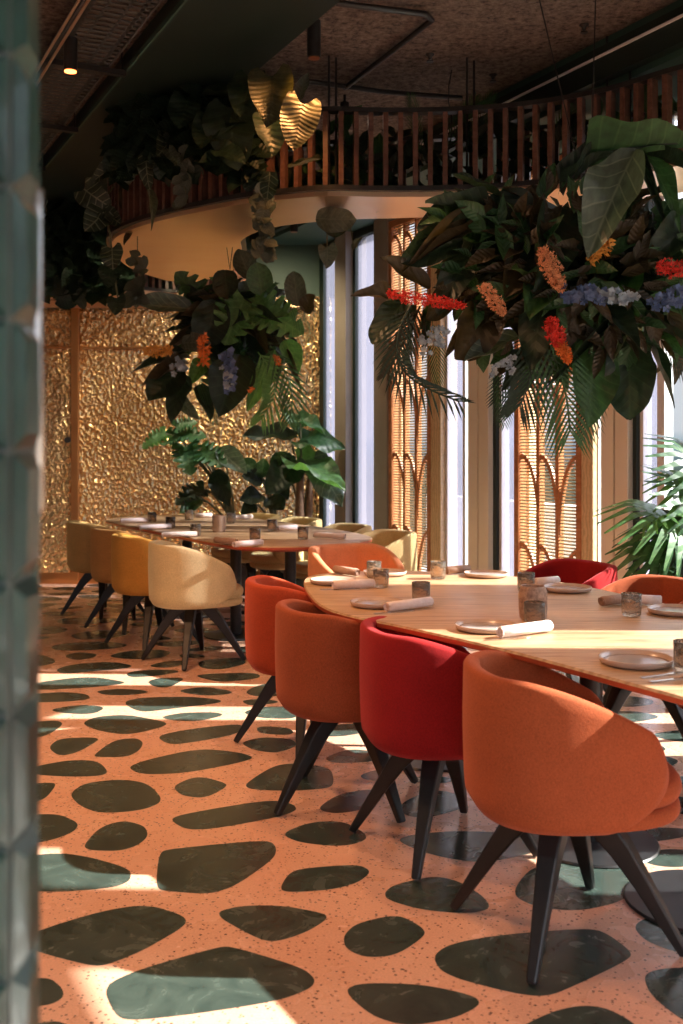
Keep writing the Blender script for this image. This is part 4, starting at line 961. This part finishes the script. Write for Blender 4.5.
blossoms(hm, along(W(227, 352, YM-.5), W(230, 386, YM-.5), 46, .04, rg), .025, 'f_blue', 6); blossoms(hm, along(W(174, 372, YM-.5), W(184, 362, YM-.5), 16, .04, rg), .025, 'f_paleblue', 7); blossoms(hm, along(W(226, 372, YM-.52), W(232, 386, YM-.52), 14, .03, rg), .022, 'f_paleblue', 8)
cords(hm, ((-.95, 7.6), (-.7, 7.6)), W(230, 270, YM+.1))

# ================================================================== HANGING RING PLANTER
ZR = 2.8
def rz_(px, py): Y = (ZR-EYE)*F/(HY-py); return Vector(((px-CX)/F*Y, Y, 0))
near = [(2.25, 4.9), (1.745, 5.36), (1.42, 5.72), (1.01, 5.95), (.57, 6.04), (.2, 6.05), (-.07, 6.03), (-.3, 6.10), (-.54, 6.2), (-.87, 6.44), (-1.16, 6.7), (-1.40, 6.98), (-1.60, 7.35), (-1.70, 7.85), (-1.70, 8.55), (-1.52, 9.15)]
far = [(2.5, 5.4), (1.95, 5.92), (1.55, 6.25), (1.09, 6.42), (.68, 6.56), (.37, 6.62), (.05, 6.66), (-.27, 6.78), (-.52, 6.98), (-.70, 7.35), (-.74, 7.8), (-.80, 8.3), (-.98, 8.8), (-1.25, 9.2)]
NP = catmull([(x, y, 0) for x, y in near], 8); FP = catmull([(x, y, 0) for x, y in far], 8)
rp_ = thing('hanging_planter_ring', 'curving suspended planter with copper underside and dark red wooden slats', 'hanging planter', (0, 6.3, ZR))
o0 = Vector((0, 6.3, ZR))
def resample(P, step):
    out = [P[0]]; acc = 0
    for a, b in zip(P, P[1:]):
        l = (b-a).length; p = 0
        while acc+l-p >= step: p += step-acc; acc = 0; out.append(a+(b-a)*(p/l))
        acc += l-p
    return out
NR = 90
def rs_n(P, n):
    L_ = [0]
    for a, b in zip(P, P[1:]): L_.append(L_[-1]+(b-a).length)
    out = []; j = 0
    for i in range(n+1):
        s = L_[-1]*i/n
        while j < len(L_)-2 and L_[j+1] < s: j += 1
        out.append(P[j]+(P[j+1]-P[j])*((s-L_[j])/(L_[j+1]-L_[j])))
    return out
a_, b_ = rs_n(NP, NR), rs_n(FP, NR); V = []
for z in (0, .03):
    V += [p-Vector((0, 6.3, -z)) for p in a_]+[p-Vector((0, 6.3, -z)) for p in b_]
n = NR+1; Fc = []
for i in range(NR):
    Fc += [(i, i+1, n+i+1, n+i), (2*n+i, 3*n+i, 3*n+i+1, 2*n+i+1), (i, 2*n+i, 2*n+i+1, i+1), (n+i, n+i+1, 3*n+i+1, 3*n+i)]
Fc += [(0, n, 3*n, 2*n), (NR, 2*n+NR, 3*n+NR, n+NR)]
mb = MB(); mb.add(V, Fc); mb.obj('copper_underside', M['copper'], rp_)
def rail(P, root, org, zb, zt, step, name_slat, wd=.030, dp=.055, mt='slatwood'):
    S = resample(P, step); mb = MB(); sm = MB()
    for i, p in enumerate(S):
        t = (S[min(i+1, len(S)-1)]-S[max(i-1, 0)]).normalized(); Mx = Matrix.Rotation(math.atan2(t.y, t.x), 3, 'Z')
        mb.box(p-org+Vector((0, 0, (zb+zt)/2)), (wd, dp, zt-zb), Mx)
    mb.obj(name_slat, M[mt], root)
    for z, hh, nm in ((zb-.012, .028, 'bottom_rail'), (zt+.012, .026, 'top_rail')):
        mb = MB(); V = []; k = len(P)
        for i, p in enumerate(P):
            t = (P[min(i+1, k-1)]-P[max(i-1, 0)]).normalized(); q = Vector((-t.y, t.x, 0))*.034
            for s, z_ in ((-1, -1), (1, -1), (1, 1), (-1, 1)): V.append(p-org+q*s+Vector((0, 0, z+z_*hh/2)))
        Fc = []
        for i in range(k-1):
            for j in range(4): a = 4*i+j; b = 4*i+(j+1) % 4; Fc.append((a, b, b+4, a+4))
        Fc += [(0, 1, 2, 3), (4*k-4, 4*k-3, 4*k-2, 4*k-1)]
        mb.add(V, Fc); mb.obj(nm, M['black'], root)
rail(NP, rp_, Vector((0, 6.3, ZR)), ZR+.055, ZR+.48, .086, 'slat_railing', .028); rail(FP, rp_, Vector((0, 6.3, ZR)), ZR+.055, ZR+.48, .086, 'slat_railing')
# suspension rods of the ring
for px, Y in ((329, 6.07), (336, 6.1), (467, 6.1), (474, 6.15), (607, 5.78), (630, 5.66)):
    x = (px-CX)/F*Y; mb = MB(); mb.tube([(x, Y-6.3, .05), (x, Y-6.3, ZC-ZR)], .007, 8); mb.obj('suspension_rod', M['black'], rp_)
for px, Y in ((450, 6.3), (580, 6.1)):
    x = (px-CX)/F*Y; mb = MB(); mb.tube([(x+.012*math.sin(k*1.7), Y-6.3, .05+k*(ZC-ZR-.05)/8) for k in range(9)], .004, 6); mb.obj('power_cable', M['black'], rp_)
# second ring against the gold wall
FR = catmull([(-3.6, 9.25, 0), (-2.9, 9.35, 0), (-2.3, 9.5, 0), (-1.9, 9.9, 0), (-1.6, 10.1, 0), (-1.25, 10.0, 0), (-1.12, 9.8, 0), (-.95, 9.9, 0), (-.88, 10.2, 0)], 8)
r2 = thing('hanging_planter_ring', 'smaller slatted copper planter band along the top of the gold wall, far left', 'hanging planter', (-2.2, 9.8, ZR)); og = Vector((-2.2, 9.8, ZR))
V = []; k = len(FR)
for z in (0, .04):
    V += [p-og+Vector((0, 0, ZR+z-.0)) for p in FR]+[Vector((p.x, 10.34, 0))-og+Vector((0, 0, ZR+z)) for p in FR]
Fc = []
for i in range(k-1): Fc += [(i, i+1, k+i+1, k+i), (2*k+i, 3*k+i, 3*k+i+1, 2*k+i+1), (i, 2*k+i, 2*k+i+1, i+1), (k+i, k+i+1, 3*k+i+1, 3*k+i)]
mb = MB(); mb.add(V, Fc); mb.obj('copper_underside', M['copper'], r2)
rail(FR, r2, Vector((-2.2, 9.8, ZR)), ZR+.06, ZR+.40, .075, 'slat_railing')
# slatted copper header of the gold wall
hd = struct(bpy.data.objects.new('trim_43', None)); C.objects.link(hd); hd.location = (-2.1, 10.34, 2.80)
mb = MB(); mb.box((0, 0, -.045), (3.6, .08, .07)); mb.obj('header_band', M['copper'], hd)

# plants of the ring
def ringplant(name, label, cat, loc, grp=None): return thing(name, label, cat, loc, 0, grp)
p1 = ringplant('pleated_leaf_plant', 'plant with big pleated leaves, one lit orange, rising over the ring railing', 'plant', W(285, 150, 6.2))
for k, mt, b, t, wd, Y, nh in [('heart', 'l_pleat', (272, 76), (272, 124), 46, 5.60, (-.2, -1, .3)), ('heart', 'l_pleat', (303, 104), (291, 152), 40, 5.55, (.2, -1, .5)), ('heart', 'l_dark', (252, 78), (240, 112), 40, 5.75, (-.4, -1, .2)),
    ('broad', 'l_grey', (300, 100), (303, 74), 14, 5.85, (-.6, -1, .2)), ('heart', 'l_dark', (268, 118), (276, 154), 34, 5.70, (0, -1, .2)), ('round', 'l_pleat', (288, 168), (321, 160), 14, 5.45, (0, -.4, 1)), ('round', 'l_crystal', (270, 172), (268, 198), 18, 5.65, (0, -1, .1))]:
    lpx(p1, k, mt, b, t, wd, Y, -.08, nh)
mb = MB()
for b, t in (((285, 185), (272, 78)), ((285, 185), (303, 105)), ((282, 185), (252, 80)), ((284, 180), (268, 120)), ((288, 185), (300, 100))):
    A_, B_ = W(b[0], b[1], 6.25), W(t[0], t[1], 6.0); mb.tube([A_-p1.location, (A_+B_)/2+Vector((.03, 0, .02))-p1.location, B_-p1.location], .006, 6)
mb.obj('stem', M['stem'], p1)
p2 = ringplant('heart_leaf_plant', 'dense dark heart-leaved plant spilling over the left curve of the ring', 'plant', W(200, 170, 6.7))
for k, mt, b, t, wd, Y, nh in [('heart', 'l_dark', (232, 108), (228, 162), 58, 6.05, (-.1, -1, .3)), ('broad', 'l_dark', (200, 96), (240, 92), 26, 6.20, (0, -.8, .7)), ('heart', 'l_dark', (188, 100), (178, 130), 34, 6.20, (0, -1, .3)), ('heart', 'l_grey', (150, 122), (128, 128), 20, 6.60, (0, -1, .4)),
    ('heart', 'l_dark', (140, 135), (128, 158), 26, 6.60, (0, -1, .3)), ('heart', 'l_crystal', (172, 138), (160, 156), 24, 6.40, (0, -1, .3)), ('heart', 'l_dark', (210, 120), (200, 150), 30, 6.10, (0, -1, .3)), ('heart', 'l_dark', (220, 150), (245, 158), 24, 6.00, (0, -1, .5)),
    ('heart', 'l_crystal', (146, 158), (146, 186), 18, 6.40, (0, -1, .1)), ('lance', 'l_grey', (148, 190), (154, 228), 10, 6.30, (.5, -1, .1)), ('heart', 'l_grey', (168, 150), (180, 168), 12, 6.25, (0, -1, .3))]:
    lpx(p2, k, mt, b, t, wd, Y, -.08, nh)
specs = []; rg = random.Random(5)
for i in range(430):
    s = rg.random(); p = W(118+s*140, 150-22*math.sin(s*3)+rg.uniform(-34, 34), 6.6-s*.5+rg.uniform(-.05, .2)); l = rg.uniform(.09, .20)
    specs.append(('small', p, p+Vector((rg.uniform(-1, 1), rg.uniform(-1, .2), rg.uniform(-1, .4))).normalized()*l, l*.75, (rg.uniform(-.4, .4), -1, .5)))
mass(p2, 'foliage', specs, 'l_dark', p2.location)
p3 = ringplant('veined_trailing_plant', 'trailing plant with pale-veined heart leaves at the left tip of the ring', 'plant', W(110, 200, 7.2))
for b, t, wd, mt in [((120, 163), (91, 180), 18, 'l_crystal'), ((84, 189), (106, 207), 30, 'l_crystal'), ((104, 212), (87, 232), 30, 'l_crystal'), ((105, 212), (122, 226), 18, 'l_crystal'), ((112, 248), (113, 268), 24, 'l_crystal'), ((112, 268), (104, 284), 26, 'l_dark'), ((117, 298), (117, 314), 20, 'l_dark'), ((133, 228), (124, 246), 8, 'l_brown'), ((130, 182), (120, 207), 12, 'l_brown')]:
    lpx(p3, 'heart', mt, b, t, wd, 7.1, -.05, (-.2, -1, .2))
mb = MB(); mb.tube([W(118, 180, 7.2)-p3.location, W(104, 200, 7.15)-p3.location, W(110, 235, 7.15)-p3.location, W(114, 270, 7.15)-p3.location, W(118, 300, 7.15)-p3.location], .006, 6); mb.obj('stem', M['stem'], p3)
def vine(px, y0, y1, Y, n, label, mt='l_grey', sp=7, sz=.05, seed=1, nm='trailing_vine', top=None):
    e = thing(nm, label, 'plant', W(px, y0, Y), 0, 'trailing vines on the rings'); rg = random.Random(seed); pts = []; specs = []
    for i in range(9): pts.append(W(px+rg.uniform(-2, 2), y0+(y1-y0)*i/8, Y)-e.location)
    top_ = pts[0]+e.location; pts = [Vector((top_.x, Y+.12, ZR+.05))-e.location, Vector((top_.x, Y, ZR+.09))-e.location]+pts if top_.z < ZR+.05 else pts
    mb = MB(); mb.tube(pts, .004, 5); mb.obj('stem', M['stem'], e)
    for i in range(n):
        y = y0+(y1-y0)*rg.random(); b = W(px+rg.uniform(-sp*.4, sp*.4), y, Y+rg.uniform(-.04, .04)); l = sz*rg.uniform(.7, 1.4); a = rg.uniform(0, 6.28)
        specs.append(('small', b, b+Vector((math.cos(a), rg.uniform(-.3, .3), math.sin(a)-.4)).normalized()*l, l*.9, (rg.uniform(-.5, .5), -1, rg.uniform(-.2, .6))))
    mass(e, 'foliage', specs, mt, e.location)
vine(262, 190, 258, 6.0, 40, 'pale trailing vine hanging from the ring just above the middle arrangement', 'l_grey', 9, .07, 3)
vine(184, 150, 205, 6.3, 24, 'trailing vine hanging over the slats left of the pleated leaves', 'l_grey', 8, .06, 4)
vine(137, 255, 300, 7.2, 34, 'trailing vine below the copper tip of the ring, beside pale-veined leaves', 'l_grey', 11, .07, 5)
vine(80, 275, 300, 9.2, 20, 'trailing vine in front of the gold wall, far left', 'l_grey', 12, .08, 6)
vine(57, 270, 300, 9.2, 8, 'short vine with a large dark leaf next to the tiled pier', 'l_dark', 12, .14, 7)
e = thing('round_leaf_plant', 'two rounded grey leaves dangling beneath the copper ring beside the left window', 'plant', W(335, 200, 6.5))
lpx(e, 'round', 'l_grey', (316, 218), (352, 222), 26, 6.3, -.1, (0, -1, -.2)); lpx(e, 'heart', 'l_grey', (327, 247), (329, 268), 20, 6.4, -.02, (0, -1, .1)); lpx(e, 'round', 'l_dark', (336, 213), (334, 238), 26, 6.42, -.05, (0, -1, .1)); lpx(e, 'broad', 'l_grey', (353, 250), (361, 235), 8, 6.4, 0, (-.5, -1, .1))
mb = MB(); mb.tube([W(334, 196, 6.5)-e.location, W(327, 215, 6.45)-e.location, W(327, 250, 6.42)-e.location], .004, 5); mb.tube([W(345, 196, 6.5)-e.location, W(354, 248, 6.42)-e.location], .003, 5); mb.obj('stem', M['stem'], e)
# plants growing inside the ring, seen through the slats
rg = random.Random(9)
for i, (s0, s1, lab, tall) in enumerate(((.05, .22, 'foliage in the ring planter behind the slats, right end', 0), (.22, .42, 'foliage in the ring planter behind the slats, above the big arrangement', 1), (.42, .55, 'foliage in the ring planter behind the slats, left of the cables', 0), (.55, .75, 'dark foliage in the ring planter at the left bend', 1), (.75, .98, 'dark foliage in the ring planter on its far left lobe', 0))):
    i0 = int(s0*NR); i1 = int(s1*NR); c = (a_[(i0+i1)//2]+b_[(i0+i1)//2])/2; e = thing('planter_foliage', lab, 'plant', (c.x, c.y, ZR+.03), 0, 'plants in the ring planter'); specs = []; sb = []
    for k in range(110):
        j = rg.randint(i0, i1); q = a_[j]+(b_[j]-a_[j])*rg.uniform(.2, .8); b = Vector((q.x, q.y, ZR+.04+rg.random()**1.2*.38)); l = rg.uniform(.10, .2)
        (specs if k % 6 else sb).append(('small' if k % 3 else 'smalll', b, b+Vector((rg.uniform(-.7, .7), rg.uniform(-.7, .7), rg.uniform(-.1, .9))).normalized()*l, l*.5, (rg.uniform(-.4, .4), -1, .6)))
    mass(e, 'foliage', specs, 'l_dark' if i % 2 else 'l_green', e.location); mass(e, 'pale_foliage', sb, 'l_grey', e.location)
    if tall:
        for t_ in range(5):
            j = rg.randint(i0, i1); q = (a_[j]+b_[j])/2; b = Vector((q.x, q.y, ZR+.3)); leaf(e, 'frond', 'l_green', b, b+Vector((rg.uniform(-.2, .2), -.05, .36)), .6, (0, -1, .2))
# dark foliage mass on the far left ring
e = thing('planter_foliage', 'dark leafy mass on the far slatted band beside the tiled pier', 'plant', W(75, 275, 9.4)); specs = []
for k in range(420):
    p = W(rg.uniform(30, 128), rg.uniform(205, 288), 9.3+rg.uniform(-.1, .5)); l = rg.uniform(.12, .26)
    specs.append(('small', p, p+Vector((rg.uniform(-1, 1), -.5, rg.uniform(-1, .3))).normalized()*l, l*.8, (rg.uniform(-.6, .6), -1, .4)))
mass(e, 'foliage', specs, 'l_dark', e.location)

# ================================================================== FLOOR PLANTS
def pot(x, y, r, h, label, root):
    mb = MB(); mb.lathe([(.02, 0), (r*.78, 0), (r*.82, .02), (r, h), (r*.93, h), (r*.9, h-.06), (.02, h-.06)], 32); return mb.obj('pot', M['darkgreen'], root, smooth=True)
def plant(name, label, x, y, leaves, Y0, trunk=None, r=.2, h=.42):
    e = thing(name, label, 'potted plant', (x, y, 0)); pot(x, y, r, h, '', e)
    for k, mt, b, t, wd, dY, nh in leaves:
        lpx(e, k, mt, b, t, wd, Y0, dY, nh)
        mb = MB(); B_ = W(b[0], b[1], Y0)-e.location; mb.tube(catmull([(0, 0, h-.06), (B_.x*.25, B_.y*.2, h+(B_.z-h)*.5), (B_.x*.75, B_.y*.7, h+(B_.z-h)*.92), B_], 5), .010, 6); mb.obj('stem', M['stem'], e, smooth=True)
    return e
plant('potted_monstera', 'potted plant with split leaves behind the far table, before the gold wall', -.98, 9.85, [
    ('monstera', 'l_bright', (166, 434), (142, 446), 20, -.1, (-.4, -1, .3)), ('monstera', 'l_green', (168, 440), (204, 432), 34, -.1, (0, -.6, .9)), ('monstera', 'l_green', (186, 446), (190, 472), 32, -.2, (0, -1, .5)), ('monstera', 'l_green', (200, 452), (224, 462), 30, -.2, (0, -.8, .7)),
    ('broad', 'l_silver', (218, 448), (246, 476), 22, -.2, (0, -1, .7)), ('monstera', 'l_dark', (205, 490), (176, 500), 30, -.2, (0, -.7, .9)), ('broad', 'l_dark', (215, 470), (225, 500), 22, -.2, (0, -1, .4)), ('broad', 'l_green', (200, 500), (182, 512), 20, -.2, (0, -.7, .9)), ('monstera', 'l_green', (176, 428), (196, 420), 20, 0, (0, -.8, .7))], 9.7)
plant('potted_shrub', 'low dark glossy shrub between the two tall plants by the gold wall', -.62, 10.0, [
    ('broad', 'l_dark', (262, 482), (244, 474), 20, -.1, (0, -.8, .7)), ('broad', 'l_dark', (268, 488), (288, 478), 20, -.1, (0, -.8, .7)), ('broad', 'l_dark', (262, 496), (242, 500), 22, -.2, (0, -.8, .7)), ('broad', 'l_dark', (268, 498), (284, 512), 22, -.2, (0, -1, .7)),
    ('broad', 'l_green', (262, 478), (262, 458), 18, 0, (0, -1, .4)), ('broad', 'l_dark', (256, 505), (240, 514), 18, -.1, (0, -1, .7)), ('broad', 'l_dark', (272, 480), (290, 498), 20, -.1, (0, -1, .7)), ('broad', 'l_green', (256, 470), (240, 460), 16, 0, (0, -1, .5))], 9.8, r=.18)
el = plant('potted_elephant_ear', 'tall plant with big ragged leaves and a thick trunk in the corner beside the window', -.36, 9.75, [
    ('elephant', 'l_bright', (296, 462), (346, 476), 40, -.3, (.1, -.6, .9)), ('elephant', 'l_green', (300, 440), (342, 436), 30, -.1, (0, -.6, .9)), ('elephant', 'l_dark', (290, 440), (244, 432), 14, -.1, (0, -.5, 1)), ('elephant', 'l_green', (300, 428), (284, 412), 18, 0, (0, -.8, .7)),
    ('elephant', 'l_dark', (294, 466), (268, 490), 34, -.2, (-.2, -1, .4)), ('elephant', 'l_silver', (312, 462), (340, 492), 34, -.3, (.3, -1, .6)), ('elephant', 'l_green', (300, 420), (326, 430), 20, -.1, (0, -.8, .7)), ('elephant', 'l_green', (286, 470), (276, 452), 28, 0, (0, -1, .4))], 9.7)
mb = MB(); mb.tube([(.0, 0, .34), (-.03, -.02, .75), (-.02, -.02, 1.15)], [.05, .045, .03], 12); mb.tube([(.02, 0, .36), (.06, 0, .8), (.07, -.05, 1.12)], [.04, .035, .02], 10); mb.obj('trunk', M['trunk'], el, smooth=True)
# lady palm at the right
ep = thing('potted_lady_palm', 'green lady palm with fan leaves at the right edge, behind the rust chair', 'potted plant', (1.90, 5.55, 0)); pot(0, 0, .22, .45, '', ep)
for b, t, mt, nh in (((668, 515), (622, 505), 'l_bright', (-.1, -.6, .8)), ((672, 530), (640, 548), 'l_green', (-.2, -.7, .7)), ((662, 545), (650, 588), 'l_green', (-.1, -1, .4)), ((690, 500), (672, 470), 'l_green', (0, -.8, .7)), ((700, 520), (668, 560), 'l_dark', (0, -.8, .7)), ((690, 560), (655, 575), 'l_green', (0, -.7, .8)),
                     ((700, 465), (672, 442), 'l_green', (0, -.8, .6)), ((702, 480), (675, 500), 'l_bright', (0, -.8, .7)), ((680, 550), (676, 590), 'l_dark', (0, -1, .4)), ((660, 520), (680, 500), 'l_bright', (0, -.6, .9))):
    Bp = W(b[0], b[1], 5.45); leaf(ep, 'fan', mt, Bp, W(t[0], t[1], 5.25), 1.0, nh)
    mb = MB(); Bq = Bp-ep.location; mb.tube(catmull([(0, 0, .4), (Bq.x*.3, Bq.y*.3, .4+(Bq.z-.4)*.6), Bq], 6), .008, 6); mb.obj('stem', M['stem'], ep, smooth=True)

# ================================================================== CEILING FITTINGS
def spot(x, y, zb, label, r=.036, h=.19, energy=60, aim=(0, 0, -1), glow='glow', col=(1, .50, .24), size=80):
    e = thing('ceiling_spotlight', label, 'spotlight', (x, y, zb))
    mb = MB(); V = [(.02, h), (r, h-.004), (r, 0), (r*.9, 0), (r*.86, .03), (.004, .03)]; mb.lathe([(r*.9, 0), (r, .002), (r, h), (.01, h)], 24); lb = mb.obj('lamp_body', M['black'], e, smooth=True)
    mb = MB(); mb.lathe([(.004, -.002), (r*.86, -.002), (r*.86, -.006), (.004, -.007)], 24); mb.obj('lamp_lens', M[glow], lb)
    if ZC-zb-h > .005:
        mb = MB(); mb.tube([(0, 0, h), (0, 0, ZC-zb)], .010, 8); mb.obj('lamp_stem', M['black'], e)
    if energy:
        l = bpy.data.lights.new('spot_light', 'SPOT'); l.energy = energy; l.color = col; l.spot_size = math.radians(size); l.spot_blend = .8; l.shadow_soft_size = .02
        o = bpy.data.objects.new('spot_light', l); C.objects.link(o); o.parent = e; o.location = (0, 0, -.05); o.rotation_euler = Vector(aim).to_track_quat('-Z', 'Y').to_euler()
spot(-1.42, 5.5, 3.33, 'black cylinder spotlight glowing orange on the track at upper left', energy=110, aim=(.25, -.25, -1), size=100)
spot(-.144, 5.5, 3.40, 'black cylinder spotlight hanging beside the two suspension rods', energy=16, aim=(-.40, .35, -1), size=120, col=(1, .42, .13), glow='lensoff')
spot(-.43, 9.5, 3.30, 'small black spotlight in the far corner below the copper ring', h=.16, energy=0, glow='lensoff')
spot(-1.9, 3.9, 3.33, 'black spotlight on the track outside the left of the picture', energy=100, aim=(.5, .1, -1), size=110)
spot(.15, 4.35, 3.60-.19, 'black spotlight above the near table, just above the picture', energy=50, aim=(-.4, -.25, -1), size=110)
spot(-.6, 2.6, 3.43, 'black spotlight above the foreground floor, above the picture', energy=60, aim=(-.05, .1, -1), size=120)
spot(.02, 6.75, 3.45, 'small whitish downlight behind the ring railing', r=.03, h=.12, energy=12, glow='glowwhite')
for x, ax, lab in ((-1.5, -.7, 'black spotlight left of two that wash the gold wall, above the far planter band'), (-.75, 0, 'black spotlight right of two that wash the gold wall, nearer the window corner')):
    spot(x, 9.0, 3.34, lab, h=.16, energy=75, aim=(ax, .8, -1), size=110, col=(1, .80, .50))
# cable tray, track and pipes
MWr = MW
def par(px0, y0px, z): # point at a given ceiling height
    Y = (z-EYE)*F/(HY-y0px); return Vector(((px0-CX)/F*Y, Y, z))
tr = par(122, 0, 3.50); e = thing('cable_tray', 'perforated metal cable tray under the ceiling at upper left', 'cable tray', tr, RZW); mb = MB()
for s in (-1, 1): mb.box((0, s*.165, .02), (8, .012, .055)); mb.box((0, s*.12, 0), (8, .02, .004)); mb.box((0, s*.05, 0), (8, .012, .004))
for k in range(130): mb.box((-4+k*.0615, 0, 0), (.030, .32, .004))
mb.obj('perforated_tray', M['traymetal'], e)
for x in (-3.2, -2.1, -.9, .3):
    mb = MB(); mb.box((x, 0, -.03), (.04, .52, .03)); bar = mb.obj('support_bar', M['black'], e)
    for s in (-1, 1): mb = MB(); mb.tube([(x, s*.24, -.02), (x, s*.24, ZC-3.5)], .005, 6); mb.obj('threaded_rod', M['black'], bar)
tk = Vector((-1.42, 5.5, 3.545)); mb = MB(); mb.box((0, 0, .02), (7, .035, .035)); o = mb.obj('lighting_track', M['black'], None, tk); o.rotation_euler = (0, 0, RZW); tag(o, 'black lighting track carrying the orange glowing spotlight', 'lighting track')
p = par(84, 0, 3.45); mb = MB(); 
for s in (-.02, .02): mb.tube([(-4, s, 0), (3, s, 0)], .008, 8)
for k in range(6): mb.tube([(-3.6+k*1.2, 0, 0), (-3.6+k*1.2, 0, ZC-3.45)], .004, 6)
o = mb.obj('copper_pipe_pair', M['copper'], None, p, smooth=True); o.rotation_euler = (0, 0, RZW); tag(o, 'pair of thin copper pipes running below the ceiling at upper left', 'pipe')
mb = MB(); P_ = [par(336, 3, 3.585), par(425, 14, 3.585), par(432, 20, 3.585), par(345, 88, 3.585)]
mb.tube([q-P_[0] for q in P_], .016, 10); mb.tube([par(300, 80, 3.585)-P_[0], par(385, 92, 3.585)-P_[0], par(462, 98, 3.585)-P_[0]], .016, 10)
o = mb.obj('ceiling_conduit', M['black'], None, P_[0], smooth=True); tag(o, 'black conduit bent into a hook across the rough brown ceiling', 'pipe')
for px, py, l in ((430, 62, 'black ceiling sprinkler left of the middle cables'), (493, 82, 'black ceiling sprinkler right of the middle cables'), (584, 33, 'black ceiling sprinkler near the right pair of rods')):
    q = par(px, py, ZC-.045); mb = MB(); mb.lathe([(.004, 0), (.02, 0), (.02, .006), (.008, .012), (.012, .03), (.026, .04), (.026, .046), (.004, .046)], 14); o = mb.obj('sprinkler_head', M['black'], None, q, smooth=True); tag(o, l, 'sprinkler', 'ceiling sprinklers')
